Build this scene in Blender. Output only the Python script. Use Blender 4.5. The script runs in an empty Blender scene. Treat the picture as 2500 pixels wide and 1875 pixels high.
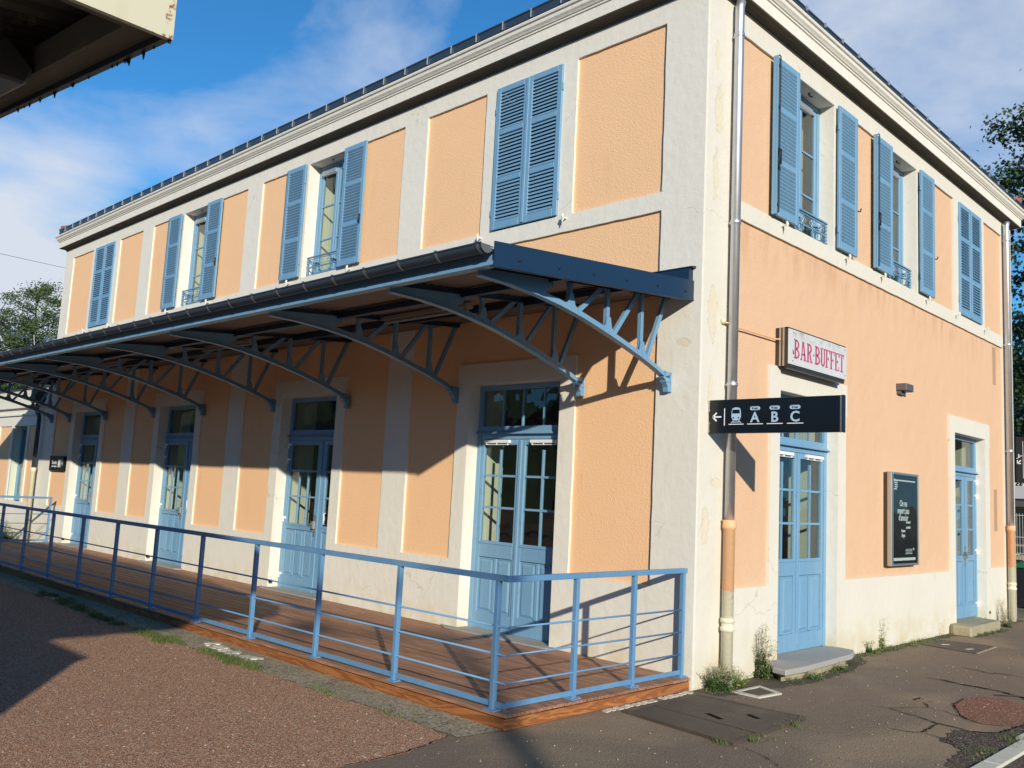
import bpy, bmesh, math, random
import numpy as np
from mathutils import Vector, Matrix
C = bpy.context.scene.collection
S = bpy.context.scene
R = math.radians
rnd = random.Random(7)

# ------------------------------------------------------------------ camera
CAMP = Vector((4.81641912, -7.54441084, 1.80293517))
yaw, pit, rol = R(44.55415567), R(6.91708876), R(2.92111853)
fw = Vector((-math.sin(yaw)*math.cos(pit), math.cos(yaw)*math.cos(pit), math.sin(pit)))
ri = Vector((math.cos(yaw), math.sin(yaw), 0)); up = ri.cross(fw)
r2 = ri*math.cos(rol)+up*math.sin(rol); u2 = up*math.cos(rol)-ri*math.sin(rol)
cam = bpy.data.objects.new('camera', bpy.data.cameras.new('camera')); C.objects.link(cam)
cam.matrix_world = Matrix(((r2.x, u2.x, -fw.x, CAMP.x), (r2.y, u2.y, -fw.y, CAMP.y), (r2.z, u2.z, -fw.z, CAMP.z), (0, 0, 0, 1)))
cam.data.sensor_width = 36.0; cam.data.lens = 2165.4356/2500*36.0
cam.data.clip_start = .05; cam.data.clip_end = 3000
S.camera = cam

def ray(px, py):
    return fw + r2*((px-1250)/2165.4356) - u2*((py-937.5)/2165.4356)

# ------------------------------------------------------------------ sun and sky
SUN = Vector((4.1, -2.79, 1.566)).normalized()
sl = bpy.data.lights.new('sun', 'SUN'); sl.energy = 4.5; sl.angle = R(0.6); sl.color = (1.0, .93, .80)
so = bpy.data.objects.new('sun', sl); C.objects.link(so)
so.rotation_euler = SUN.to_track_quat('Z', 'Y').to_euler()
W = bpy.data.worlds.new('World'); S.world = W; W.use_nodes = True
nt = W.node_tree; nt.nodes.clear()
def N(nt, t, **k):
    n = nt.nodes.new(t)
    for a, b in k.items(): setattr(n, a, b)
    return n
def L(nt, a, b): nt.links.new(a, b)
def M2(nt, op, a, b=None, c=None, clamp=False):
    n = N(nt, 'ShaderNodeMath', operation=op, use_clamp=clamp)
    for i, v in enumerate((a, b, c)):
        if v is None: continue
        if isinstance(v, (int, float)): n.inputs[i].default_value = v
        else: L(nt, v, n.inputs[i])
    return n.outputs[0]
out = N(nt, 'ShaderNodeOutputWorld'); bg = N(nt, 'ShaderNodeBackground')
sky = N(nt, 'ShaderNodeTexSky', sky_type='NISHITA'); sky.sun_disc = False
sky.sun_elevation = math.asin(SUN.z); sky.sun_rotation = math.atan2(SUN.x, SUN.y)
sky.air_density = 1.0; sky.dust_density = .25; sky.ozone_density = 2.6
tc = N(nt, 'ShaderNodeTexCoord'); sx = N(nt, 'ShaderNodeSeparateXYZ'); L(nt, tc.outputs['Generated'], sx.inputs[0])
zz = M2(nt, 'ADD', M2(nt, 'MAXIMUM', sx.outputs[2], 0.0), .22)
cv = N(nt, 'ShaderNodeCombineXYZ'); L(nt, M2(nt, 'DIVIDE', sx.outputs[0], zz), cv.inputs[0]); L(nt, M2(nt, 'DIVIDE', sx.outputs[1], zz), cv.inputs[1])
n1 = N(nt, 'ShaderNodeTexNoise'); L(nt, cv.outputs[0], n1.inputs[0]); n1.inputs['Scale'].default_value = 2.1; n1.inputs['Detail'].default_value = 9; n1.inputs['Roughness'].default_value = .56; n1.inputs['Distortion'].default_value = .25
acc = None
for (px, py, rad, amp) in ((0, 640, .17, .62), (150, 400, .07, .14), (2330, 230, .34, .16), (2480, 60, .3, .16), (1900, 60, .16, .10), (860, 330, .26, .07), (450, 420, .20, .08), (620, 180, .2, .02)):
    d = ray(px, py).normalized()
    vm = N(nt, 'ShaderNodeVectorMath', operation='DISTANCE'); L(nt, tc.outputs['Generated'], vm.inputs[0]); vm.inputs[1].default_value = d
    g = M2(nt, 'MULTIPLY', M2(nt, 'SUBTRACT', 1.0, M2(nt, 'DIVIDE', vm.outputs['Value'], rad), clamp=True), amp)
    acc = g if acc is None else M2(nt, 'ADD', acc, g)
den = M2(nt, 'ADD', n1.outputs[0], acc)
ramp = N(nt, 'ShaderNodeValToRGB'); L(nt, den, ramp.inputs[0])
ramp.color_ramp.elements[0].position = .57; ramp.color_ramp.elements[0].color = (0, 0, 0, 1)
ramp.color_ramp.elements[1].position = .96; ramp.color_ramp.elements[1].color = (1, 1, 1, 1)
cloudc = N(nt, 'ShaderNodeMix', data_type='RGBA'); L(nt, ramp.outputs[0], cloudc.inputs[0])
hz = M2(nt, 'SUBTRACT', 1.0, M2(nt, 'MULTIPLY', M2(nt, 'MAXIMUM', sx.outputs[2], 0.0), 2.6), clamp=True)
tint = N(nt, 'ShaderNodeMix', data_type='RGBA'); L(nt, M2(nt, 'MULTIPLY', hz, .45), tint.inputs[0])
gain = N(nt, 'ShaderNodeMix', data_type='RGBA', blend_type='MULTIPLY'); gain.inputs[0].default_value = 1
L(nt, sky.outputs[0], gain.inputs[6]); gain.inputs[7].default_value = (.80, 2.25, 3.15, 1)
cap = N(nt, 'ShaderNodeVectorMath', operation='MINIMUM'); L(nt, gain.outputs[2], cap.inputs[0]); cap.inputs[1].default_value = (3.4, 9.0, 17.5)
L(nt, cap.outputs[0], tint.inputs[6]); tint.inputs[7].default_value = (4.6, 9.6, 16.5, 1)
L(nt, tint.outputs[2], cloudc.inputs[6]); cloudc.inputs[7].default_value = (13.5, 14.6, 16.6, 1)
L(nt, cloudc.outputs[2], bg.inputs[0]); bg.inputs[1].default_value = .047
L(nt, bg.outputs[0], out.inputs[0])
S.view_settings.view_transform = 'Standard'; S.view_settings.look = 'None'
S.view_settings.exposure = 0.12; S.view_settings.gamma = 1.0; S.view_settings.use_curve_mapping = False
S.render.engine = 'CYCLES'

# ------------------------------------------------------------------ materials
def mat(name, col, rough=.6, metal=0, spec=.5, var=.0, vscale=3, bump=0, bscale=40, bdetail=4, obj=False, rand=0, stretch=None):
    m = bpy.data.materials.new(name); m.use_nodes = True; nt = m.node_tree
    b = nt.nodes['Principled BSDF']; b.inputs['Roughness'].default_value = rough; b.inputs['Metallic'].default_value = metal
    b.inputs['Specular IOR Level'].default_value = spec; b.inputs['Base Color'].default_value = (*col, 1)
    tcn = N(nt, 'ShaderNodeTexCoord'); geo = N(nt, 'ShaderNodeNewGeometry')
    P = tcn.outputs['Object'] if obj else geo.outputs['Position']
    if stretch:
        mp = N(nt, 'ShaderNodeMapping'); L(nt, P, mp.inputs[0]); mp.inputs['Scale'].default_value = stretch; P = mp.outputs[0]
    col_out = None
    if var or rand:
        v = None
        if var:
            n = N(nt, 'ShaderNodeTexNoise'); L(nt, P, n.inputs[0]); n.inputs['Scale'].default_value = vscale; n.inputs['Detail'].default_value = 6; n.inputs['Roughness'].default_value = .6
            v = M2(nt, 'MULTIPLY', M2(nt, 'SUBTRACT', n.outputs[0], .5), var*2)
        if rand:
            oi = N(nt, 'ShaderNodeObjectInfo'); w = M2(nt, 'MULTIPLY', M2(nt, 'SUBTRACT', oi.outputs['Random'], .5), rand*2)
            v = w if v is None else M2(nt, 'ADD', v, w)
        h = N(nt, 'ShaderNodeHueSaturation'); h.inputs['Color'].default_value = (*col, 1); L(nt, M2(nt, 'ADD', v, 1.0), h.inputs['Value'])
        col_out = h.outputs[0]; L(nt, col_out, b.inputs['Base Color'])
    if bump:
        n = N(nt, 'ShaderNodeTexNoise'); L(nt, P, n.inputs[0]); n.inputs['Scale'].default_value = bscale; n.inputs['Detail'].default_value = bdetail
        bp = N(nt, 'ShaderNodeBump'); bp.inputs['Distance'].default_value = bump; bp.inputs['Strength'].default_value = 1; L(nt, n.outputs[0], bp.inputs['Height']); L(nt, bp.outputs[0], b.inputs['Normal'])
    m['P'] = 0
    return m, nt, b, P, col_out
def mixc(nt, fac, a, b):
    n = N(nt, 'ShaderNodeMix', data_type='RGBA')
    for i, v in ((0, fac), (6, a), (7, b)):
        if isinstance(v, (int, float)): n.inputs[i].default_value = v
        elif isinstance(v, tuple): n.inputs[i].default_value = (*v, 1)
        else: L(nt, v, n.inputs[i])
    return n.outputs[2]
def noise(nt, P, sc, det=5, rough=.6, dist=0, mapscale=None):
    if mapscale:
        mp = N(nt, 'ShaderNodeMapping'); L(nt, P, mp.inputs[0]); mp.inputs['Scale'].default_value = mapscale; P = mp.outputs[0]
    n = N(nt, 'ShaderNodeTexNoise'); L(nt, P, n.inputs[0]); n.inputs['Scale'].default_value = sc; n.inputs['Detail'].default_value = det; n.inputs['Roughness'].default_value = rough; n.inputs['Distortion'].default_value = dist
    return n.outputs[0]
def sstep(nt, v, a, b):
    n = N(nt, 'ShaderNodeMapRange', interpolation_type='SMOOTHSTEP'); L(nt, v, n.inputs[0]); n.inputs[1].default_value = a; n.inputs[2].default_value = b
    return n.outputs[0]
Mt = {}
# cream lime render: mottled, rain streaks, damp yellowing at the foot, peeled patches on the corner pier
m, nt, b, P, co = mat('cream_render', (.755, .715, .62), .85, spec=.2, var=.055, vscale=1.3)
sep = N(nt, 'ShaderNodeSeparateXYZ'); L(nt, P, sep.inputs[0])
streak = sstep(nt, noise(nt, P, 2.2, 5, .65, mapscale=(2.2, 2.2, .35)), .50, .78)
c1 = mixc(nt, M2(nt, 'MULTIPLY', streak, .2), co, (.56, .50, .38))
foot = M2(nt, 'MULTIPLY', sstep(nt, sep.outputs[2], .62, -.05), sstep(nt, noise(nt, P, 3.0), .34, .7))
c2 = mixc(nt, M2(nt, 'MULTIPLY', foot, .75), c1, (.58, .49, .27))
pf = None
for (x, y, z, sxx, szz) in ((0, .22, 3.72, .10, .36), (0, .20, 2.9, .05, .22), (0, .17, 1.55, .085, .2), (0, .25, 5.9, .09, .3), (0, .22, 5.2, .07, .3), (0, .2, 6.5, .05, .2), (-.2, 0, 3.4, .12, .05), (0, .35, 2.0, .12, .06)):
    mp = N(nt, 'ShaderNodeVectorMath', operation='SUBTRACT'); L(nt, P, mp.inputs[0]); mp.inputs[1].default_value = (x, y, z)
    ms = N(nt, 'ShaderNodeVectorMath', operation='MULTIPLY'); L(nt, mp.outputs[0], ms.inputs[0]); ms.inputs[1].default_value = (1/max(sxx, .06), 1/sxx, 1/szz)
    ln = N(nt, 'ShaderNodeVectorMath', operation='LENGTH'); L(nt, ms.outputs[0], ln.inputs[0])
    g = M2(nt, 'SUBTRACT', 1.35, ln.outputs['Value'], clamp=True); pf = g if pf is None else M2(nt, 'MAXIMUM', pf, g)
pn = noise(nt, P, 9, 6, .7)
patch = sstep(nt, M2(nt, 'ADD', pf, M2(nt, 'MULTIPLY', M2(nt, 'SUBTRACT', pn, .5), 2.4)), .52, .60)
c3 = mixc(nt, M2(nt, 'MULTIPLY', patch, .7), c2, (.70, .60, .42))
specks = sstep(nt, noise(nt, P, 38, 2, .5), .73, .78)
c4 = mixc(nt, M2(nt, 'MULTIPLY', M2(nt, 'MULTIPLY', specks, M2(nt, 'ADD', patch, .12)), .8), c3, (.30, .23, .15))
cr = N(nt, 'ShaderNodeTexVoronoi', feature='DISTANCE_TO_EDGE'); cr.inputs['Scale'].default_value = .9
wv = N(nt, 'ShaderNodeVectorMath', operation='ADD'); L(nt, P, wv.inputs[0])
nn = N(nt, 'ShaderNodeTexNoise'); L(nt, P, nn.inputs[0]); nn.inputs['Scale'].default_value = 4; nn.inputs['Detail'].default_value = 5
sc_ = N(nt, 'ShaderNodeVectorMath', operation='SCALE'); L(nt, nn.outputs[1], sc_.inputs[0]); sc_.inputs[3].default_value = .35; L(nt, sc_.outputs[0], wv.inputs[1]); L(nt, wv.outputs[0], cr.inputs[0])
crk = M2(nt, 'MULTIPLY', sstep(nt, cr.outputs[0], .006, .001), sstep(nt, noise(nt, P, .7), .52, .6))
c5 = mixc(nt, M2(nt, 'MULTIPLY', crk, .45), c4, (.35, .30, .22)); L(nt, c5, b.inputs['Base Color'])
hn = M2(nt, 'ADD', noise(nt, P, 9, 5, .55), M2(nt, 'MULTIPLY', noise(nt, P, 90, 3), .25))
hn = M2(nt, 'SUBTRACT', hn, M2(nt, 'MULTIPLY', patch, .35))
bp = N(nt, 'ShaderNodeBump'); bp.inputs['Distance'].default_value = .006; L(nt, hn, bp.inputs['Height']); L(nt, bp.outputs[0], b.inputs['Normal'])
Mt['cream'] = m
m2 = m.copy(); m2.name = 'cream_gable_sun_toned'; m2.node_tree.nodes['Hue/Saturation/Value'].inputs['Color'].default_value = (.69, .65, .555, 1); Mt['cream_sun_toned'] = m2  # same render, colour lowered to temper the sun on the gable
# orange roughcast
m, nt, b, P, co = mat('orange_render', (.88, .545, .305), .9, spec=.15, var=.045, vscale=1.1)
dots = sstep(nt, noise(nt, P, 26, 2, .5), .735, .79)
c1 = mixc(nt, M2(nt, 'MULTIPLY', M2(nt, 'MULTIPLY', dots, sstep(nt, noise(nt, P, 1.4), .5, .62)), .7), co, (.38, .18, .08))
st = sstep(nt, noise(nt, P, 1.7, 5, .6, mapscale=(2, 2, .5)), .55, .8)
c2 = mixc(nt, M2(nt, 'MULTIPLY', st, .22), c1, (.62, .34, .17)); L(nt, c2, b.inputs['Base Color'])
h = M2(nt, 'ADD', noise(nt, P, 75, 2, .5), M2(nt, 'MULTIPLY', noise(nt, P, 30, 2, .5), .5))
bp = N(nt, 'ShaderNodeBump'); bp.inputs['Distance'].default_value = .0048; L(nt, h, bp.inputs['Height']); L(nt, bp.outputs[0], b.inputs['Normal'])
Mt['orange'] = m
m, nt, b, P, co = mat('orange_render_fine', (.70, .455, .285), .9, spec=.15, var=.04, vscale=.9)
st = sstep(nt, noise(nt, P, 1.3, 6, .65, mapscale=(1.6, 1.6, .45)), .52, .8)
c1 = mixc(nt, M2(nt, 'MULTIPLY', st, .28), co, (.70, .37, .18))
dots = sstep(nt, noise(nt, P, 18, 2, .5), .74, .79)
c2 = mixc(nt, M2(nt, 'MULTIPLY', M2(nt, 'MULTIPLY', dots, sstep(nt, noise(nt, P, .9), .5, .62)), .5), c1, (.5, .26, .13))
sp_ = N(nt, 'ShaderNodeSeparateXYZ'); L(nt, P, sp_.inputs[0])
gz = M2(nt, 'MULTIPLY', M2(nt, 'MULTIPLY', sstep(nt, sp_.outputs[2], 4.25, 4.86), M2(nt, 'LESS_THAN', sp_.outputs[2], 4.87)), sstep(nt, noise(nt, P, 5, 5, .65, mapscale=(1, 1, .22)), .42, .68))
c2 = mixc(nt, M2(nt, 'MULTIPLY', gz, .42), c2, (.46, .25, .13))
fz = M2(nt, 'MULTIPLY', sstep(nt, sp_.outputs[2], 1.5, .9), sstep(nt, noise(nt, P, 2.2, 5, .6), .4, .7))
c2 = mixc(nt, M2(nt, 'MULTIPLY', fz, .30), c2, (.80, .56, .38)); L(nt, c2, b.inputs['Base Color'])
h = M2(nt, 'ADD', noise(nt, P, 60, 3, .5), M2(nt, 'MULTIPLY', noise(nt, P, 3.5, 3, .5), 2.2))
bp = N(nt, 'ShaderNodeBump'); bp.inputs['Distance'].default_value = .006; L(nt, h, bp.inputs['Height']); L(nt, bp.outputs[0], b.inputs['Normal'])
Mt['orange2'] = m
Mt['kerbgrit'] = mat('pale_grit', (.42, .35, .27), .85, rand=0, var=.4, vscale=60)[0]
Mt['lampgrey'] = mat('dusty_lamp_housing', (.30, .27, .25), .6)[0]
Mt['matblack'] = mat('matt_black_poster', (.014, .015, .016), .8, spec=.2, var=.3)[0]
Mt['slot'] = mat('brown_slot_render', (.44, .265, .165), .9, var=.05)[0]
Mt['clipd'] = mat('dull_zinc_clip', (.16, .16, .165), .5, metal=.4)[0]
Mt['blue'] = mat('blue_paint', (.15, .30, .455), .42, var=.06, vscale=2.5, bump=.0012, bscale=60)[0]
Mt['blue_wood'] = mat('blue_joinery_paint', (.165, .325, .475), .5, var=.08, vscale=5, bump=.0015, bscale=25, stretch=(3, 3, .6))[0]
Mt['blue_rail'] = mat('blue_rail_paint', (.115, .265, .455), .36, var=.05, vscale=6, bump=.0006, bscale=120)[0]
for key_ in ('blue', 'blue_wood', 'blue_rail'):
    nt = Mt[key_].node_tree; b = nt.nodes['Principled BSDF']; g_ = N(nt, 'ShaderNodeNewGeometry'); src = b.inputs['Base Color'].links[0].from_socket
    fade = M2(nt, 'MULTIPLY', sstep(nt, noise(nt, g_.outputs['Position'], 1.9, 6, .65, mapscale=(1.5, 1.5, .6)), .42, .75), .30)
    c_ = mixc(nt, fade, src, (.26, .40, .50)); chips = sstep(nt, noise(nt, g_.outputs['Position'], 34, 4, .6), .735, .76)
    dirt_ = M2(nt, 'MULTIPLY', sstep(nt, noise(nt, g_.outputs['Position'], 7, 6, .7), .56, .78), .35)
    c_ = mixc(nt, dirt_, c_, (.085, .12, .14)); c_ = mixc(nt, M2(nt, 'MULTIPLY', chips, .7), c_, (.16, .12, .09)); L(nt, c_, b.inputs['Base Color'])
Mt['navy'] = mat('navy_sheet_metal', (.009, .028, .062), .38, var=.12, vscale=1.5, bump=.002, bscale=3)[0]
Mt['zinc'] = mat('anthracite_zinc', (.05, .07, .095), .42, metal=.35, var=.18, vscale=4, bump=.002, bscale=8)[0]
Mt['clip'] = mat('bright_zinc_clip', (.45, .46, .47), .4, metal=.5)[0]
m, nt, b, P, co = mat('galvanised_pipe', (.62, .62, .63), .3, metal=.9, var=.1, vscale=7)
sp = noise(nt, P, 9, 5, .6, mapscale=(1, 1, .3)); rr = N(nt, 'ShaderNodeMapRange'); L(nt, sp, rr.inputs[0]); rr.inputs[3].default_value = .34; rr.inputs[4].default_value = .6; L(nt, rr.outputs[0], b.inputs['Roughness'])
Mt['galv'] = m
m, nt, b, P, co = mat('cast_iron_painted', (.70, .66, .50), .6, var=.06, vscale=5, bump=.003, bscale=30)
sep = N(nt, 'ShaderNodeSeparateXYZ'); L(nt, P, sep.inputs[0])
c1 = mixc(nt, sstep(nt, sep.outputs[2], .925, .93), co, (.80, .46, .24))
rs = sstep(nt, noise(nt, P, 14, 6, .7), .62, .7); c2 = mixc(nt, M2(nt, 'MULTIPLY', rs, .6), c1, (.40, .22, .09)); L(nt, c2, b.inputs['Base Color'])
Mt['pipe_lower'] = m
Mt['pipe_cream'] = mat('cast_iron_cream', (.68, .62, .42), .6, var=.1, vscale=5, bump=.003, bscale=30)[0]
def wood(name, c1, c2, gs, rough, ringy, wob):
    m, nt, b, P, co = mat(name, c1, rough, spec=.35, obj=True)
    oi = N(nt, 'ShaderNodeObjectInfo'); off = N(nt, 'ShaderNodeVectorMath', operation='ADD')
    cb = N(nt, 'ShaderNodeCombineXYZ'); L(nt, M2(nt, 'MULTIPLY', oi.outputs['Random'], 37.0), cb.inputs[0]); L(nt, M2(nt, 'MULTIPLY', oi.outputs['Random'], 11.0), cb.inputs[2])
    L(nt, P, off.inputs[0]); L(nt, cb.outputs[0], off.inputs[1])
    g = noise(nt, off.outputs[0], gs, 5, .6, wob, mapscale=ringy)
    tri = M2(nt, 'PINGPONG', M2(nt, 'MULTIPLY', g, 9.0), .5)
    f = sstep(nt, tri, .12, .42)
    fine = noise(nt, off.outputs[0], 60, 3, .5, mapscale=(.06, 1, 1))
    c = mixc(nt, f, c1, c2)
    hh = N(nt, 'ShaderNodeHueSaturation'); L(nt, c, hh.inputs['Color'])
    L(nt, M2(nt, 'ADD', M2(nt, 'ADD', M2(nt, 'MULTIPLY', oi.outputs['Random'], .34), .70), M2(nt, 'MULTIPLY', fine, .26)), hh.inputs['Value'])
    L(nt, hh.outputs[0], b.inputs['Base Color'])
    bp = N(nt, 'ShaderNodeBump'); bp.inputs['Distance'].default_value = .002; L(nt, M2(nt, 'ADD', fine, M2(nt, 'MULTIPLY', f, .3)), bp.inputs['Height']); L(nt, bp.outputs[0], b.inputs['Normal'])
    return m
Mt['deck'] = wood('deck_plank_wood', (.255, .125, .072), (.365, .188, .112), 1.2, .6, (.35, 5, 5), .3)
Mt['fascia'] = wood('oiled_fascia_wood', (.235, .082, .027), (.36, .145, .05), 1.3, .42, (.35, 4.0, 4.0), 1.1)
m, nt, b, P, co = mat('asphalt', (.27, .20, .137), .9, spec=.3, var=.10, vscale=1.6)
big = sstep(nt, noise(nt, P, .75, 4, .5, .6, mapscale=(1, .55, 1)), .42, .66)
c1 = mixc(nt, M2(nt, 'MULTIPLY', big, .9), co, (.42, .305, .185))
gr = noise(nt, P, 120, 3, .7); gv = N(nt, 'ShaderNodeTexVoronoi'); L(nt, P, gv.inputs[0]); gv.inputs['Scale'].default_value = 75
c2 = mixc(nt, M2(nt, 'MULTIPLY', sstep(nt, gr, .40, .60), .75), c1, mixc(nt, .75, c1, (.07, .05, .038)))
bits = M2(nt, 'MULTIPLY', sstep(nt, gv.outputs['Distance'], .22, .12), sstep(nt, noise(nt, gv.outputs['Color'], 7, 0), .60, .66))
c3 = mixc(nt, M2(nt, 'MULTIPLY', bits, .65), c2, (.70, .62, .50)); L(nt, c3, b.inputs['Base Color'])
h = M2(nt, 'ADD', M2(nt, 'MULTIPLY', gr, .6), M2(nt, 'SUBTRACT', 1.0, gv.outputs['Distance']))
bp = N(nt, 'ShaderNodeBump'); bp.inputs['Distance'].default_value = .0035; L(nt, M2(nt, 'ADD', h, M2(nt, 'MULTIPLY', noise(nt, P, 3, 3), 3)), bp.inputs['Height']); L(nt, bp.outputs[0], b.inputs['Normal'])
Mt['asphalt'] = m
def gravel(name, ca, cb, cc):
    m, nt, b, P, co = mat(name, ca, .92, spec=.3, var=.08, vscale=1.2)
    gv = N(nt, 'ShaderNodeTexVoronoi'); L(nt, P, gv.inputs[0]); gv.inputs['Scale'].default_value = 110
    sr = N(nt, 'ShaderNodeSeparateColor'); L(nt, gv.outputs['Color'], sr.inputs[0])
    gv2 = N(nt, 'ShaderNodeTexVoronoi'); L(nt, P, gv2.inputs[0]); gv2.inputs['Scale'].default_value = 150
    s2 = N(nt, 'ShaderNodeSeparateColor'); L(nt, gv2.outputs['Color'], s2.inputs[0])
    c1 = mixc(nt, sstep(nt, sr.outputs[0], .25, .8), cb, ca)
    c2 = mixc(nt, sstep(nt, s2.outputs[1], .84, .88), c1, cc)
    c3 = mixc(nt, M2(nt, 'MULTIPLY', sstep(nt, s2.outputs[0], .72, .76), .75), c2, (.05, .028, .022))
    dm = sstep(nt, noise(nt, P, .5, 4, .55), .5, .7); c4 = mixc(nt, M2(nt, 'MULTIPLY', dm, .4), c3, mixc(nt, .5, c3, (.22, .15, .09))); L(nt, c4, b.inputs['Base Color'])
    bp = N(nt, 'ShaderNodeBump'); bp.inputs['Distance'].default_value = .006; L(nt, M2(nt, 'SUBTRACT', M2(nt, 'MULTIPLY', noise(nt, P, 4, 3), 1.2), M2(nt, 'ADD', gv.outputs['Distance'], gv2.outputs['Distance'])), bp.inputs['Height']); L(nt, bp.outputs[0], b.inputs['Normal'])
    return m
Mt['red'] = gravel('red_gravel_asphalt', (.60, .315, .18), (.44, .215, .125), (.80, .60, .42))
Mt['redpatch'] = gravel('red_patch_asphalt', (.36, .135, .08), (.24, .09, .055), (.55, .4, .28))
Mt['damp'] = gravel('dark_crumbled_asphalt', (.10, .070, .050), (.055, .038, .028), (.42, .35, .28))
m, nt, b, P, co = mat('old_concrete', (.36, .30, .195), .9, spec=.2, var=.22, vscale=4, bump=.004, bscale=60)
dz = sstep(nt, noise(nt, P, 5, 6, .7), .46, .62); c1 = mixc(nt, M2(nt, 'MULTIPLY', dz, .55), co, (.20, .15, .095))
gv = N(nt, 'ShaderNodeTexVoronoi'); L(nt, P, gv.inputs[0]); gv.inputs['Scale'].default_value = 70; sr = N(nt, 'ShaderNodeSeparateColor'); L(nt, gv.outputs['Color'], sr.inputs[0])
c2 = mixc(nt, M2(nt, 'MULTIPLY', sstep(nt, sr.outputs[0], .72, .78), .6), c1, (.55, .47, .35)); c3 = mixc(nt, M2(nt, 'MULTIPLY', sstep(nt, sr.outputs[1], .80, .85), .7), c2, (.09, .065, .045)); L(nt, c3, b.inputs['Base Color'])
Mt['concrete'] = m
Mt['stone'] = mat('grey_step_stone', (.36, .345, .31), .8, spec=.3, var=.12, vscale=4, bump=.005, bscale=30)[0]
m, nt, b, P, co = mat('mossy_concrete_step', (.36, .31, .20), .9, var=.25, vscale=6, bump=.012, bscale=25)
Mt['mossy'] = m
Mt['kerb'] = mat('pale_kerb_stone', (.60, .56, .46), .85, var=.12, vscale=8, bump=.004, bscale=60)[0]
m, nt, b, P, co = mat('rusty_cover_iron', (.095, .070, .052), .62, metal=.2, var=.25, vscale=3, bump=.003, bscale=70)
sb = sstep(nt, noise(nt, P, 1.7, 3), .5, .7); L(nt, mixc(nt, M2(nt, 'MULTIPLY', sb, .6), co, (.135, .115, .07)), b.inputs['Base Color'])
Mt['iron'] = m
Mt['crack'] = mat('crack_dirt', (.022, .017, .012), 1.0, spec=0)[0]
Mt['black'] = mat('black_sign_enamel', (.006, .008, .011), .28, var=.1)[0]
Mt['signwhite'] = mat('sign_white_print', (.80, .82, .84), .5)[0]
Mt['signblue'] = mat('sign_pale_blue_print', (.42, .58, .70), .5)[0]
Mt['white'] = mat('white_plastic', (.82, .82, .82), .4)[0]
Mt['alu'] = mat('brushed_aluminium', (.50, .49, .46), .35, metal=.8, var=.1, vscale=3)[0]
Mt['dark'] = mat('dark_iron', (.012, .013, .016), .5)[0]
Mt['grey'] = mat('grey_lamp_metal', (.13, .125, .13), .45, metal=.3)[0]
Mt['inner'] = mat('interior_cream_plaster', (.62, .64, .50), .9, spec=.1, var=.03)[0]
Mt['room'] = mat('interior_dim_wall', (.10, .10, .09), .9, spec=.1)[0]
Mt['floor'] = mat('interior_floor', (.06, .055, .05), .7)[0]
Mt['soffit'] = mat('grimy_shaded_cornice_soffit', (.10, .09, .07), .9, spec=.1, var=.35, vscale=5)[0]  # grime and the shade under the cornice share this dark colour
Mt['tile'] = mat('red_roof_tile', (.34, .11, .06), .85, var=.2, vscale=8, bump=.01, bscale=20)[0]
Mt['canopy_under'] = mat('brown_canopy_sheet', (.17, .12, .095), .7, var=.15, vscale=2, bump=.002, bscale=30)[0]
m, nt, b, P, co = mat('old_corrugated_sheet', (.17, .14, .105), .85, var=.35, vscale=3.5, bump=.004, bscale=18)
li = M2(nt, 'MULTIPLY', sstep(nt, noise(nt, P, 5, 6, .7, mapscale=(.6, 2, 1)), .58, .70), .7); L(nt, mixc(nt, li, co, (.42, .38, .20)), b.inputs['Base Color'])
Mt['oldsheet'] = m
m, nt, b, P, co = mat('cream_fascia_enamel', (.62, .58, .42), .35, var=.05, vscale=2)
sep = N(nt, 'ShaderNodeSeparateXYZ'); L(nt, P, sep.inputs[0])
ed = sstep(nt, sep.outputs[1], -6.68, -6.575)
rs = sstep(nt, M2(nt, 'ADD', noise(nt, P, 26, 6, .7), M2(nt, 'MULTIPLY', ed, .17)), .68, .76); c1 = mixc(nt, rs, co, (.26, .08, .025))
bt = M2(nt, 'MULTIPLY', sstep(nt, noise(nt, P, 4, 5, .6, mapscale=(1, 3, .5)), .5, .7), .35); L(nt, mixc(nt, bt, c1, (.50, .42, .22)), b.inputs['Base Color'])
Mt['enamel'] = m
Mt['roof_rail'] = mat('cream_metal_roof', (.72, .68, .55), .5, var=.05)[0]
Mt['leafR'] = mat('dark_maple_leaf', (.030, .062, .018), .55, spec=.35, var=.5, vscale=1.2)[0]
Mt['leafL'] = mat('robinia_leaf', (.075, .115, .040), .6, spec=.3, var=.5, vscale=.5)[0]
Mt['leafL2'] = mat('dark_bush_leaf', (.045, .085, .024), .6, spec=.3, var=.5, vscale=.5)[0]
Mt['bark'] = mat('bark', (.13, .11, .085), .9, var=.3, vscale=6, bump=.02, bscale=10)[0]
Mt['grass'] = mat('grass_blade', (.12, .155, .04), .6, var=.7, vscale=14)[0]
Mt['weed'] = mat('weed_leaf', (.075, .135, .035), .6, var=.4, vscale=6)[0]
Mt['weedl'] = mat('weed_yellow_green_leaf', (.22, .30, .06), .6, var=.3, vscale=6)[0]
Mt['dry'] = mat('dry_weed_stem', (.34, .29, .17), .8, var=.25, vscale=8)[0]
Mt['whitegrey'] = mat('pale_grey_panel', (.5, .51, .52), .5)[0]
Mt['green'] = mat('green_paint', (.012, .16, .06), .45)[0]
Mt['magenta'] = mat('faded_red_lettering', (.42, .075, .155), .6, var=.25, vscale=9)[0]
m, nt, b, P, co = mat('weathered_sign_face', (.60, .60, .59), .5, var=.05, vscale=6)
sep = N(nt, 'ShaderNodeSeparateXYZ'); L(nt, P, sep.inputs[0])
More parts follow.
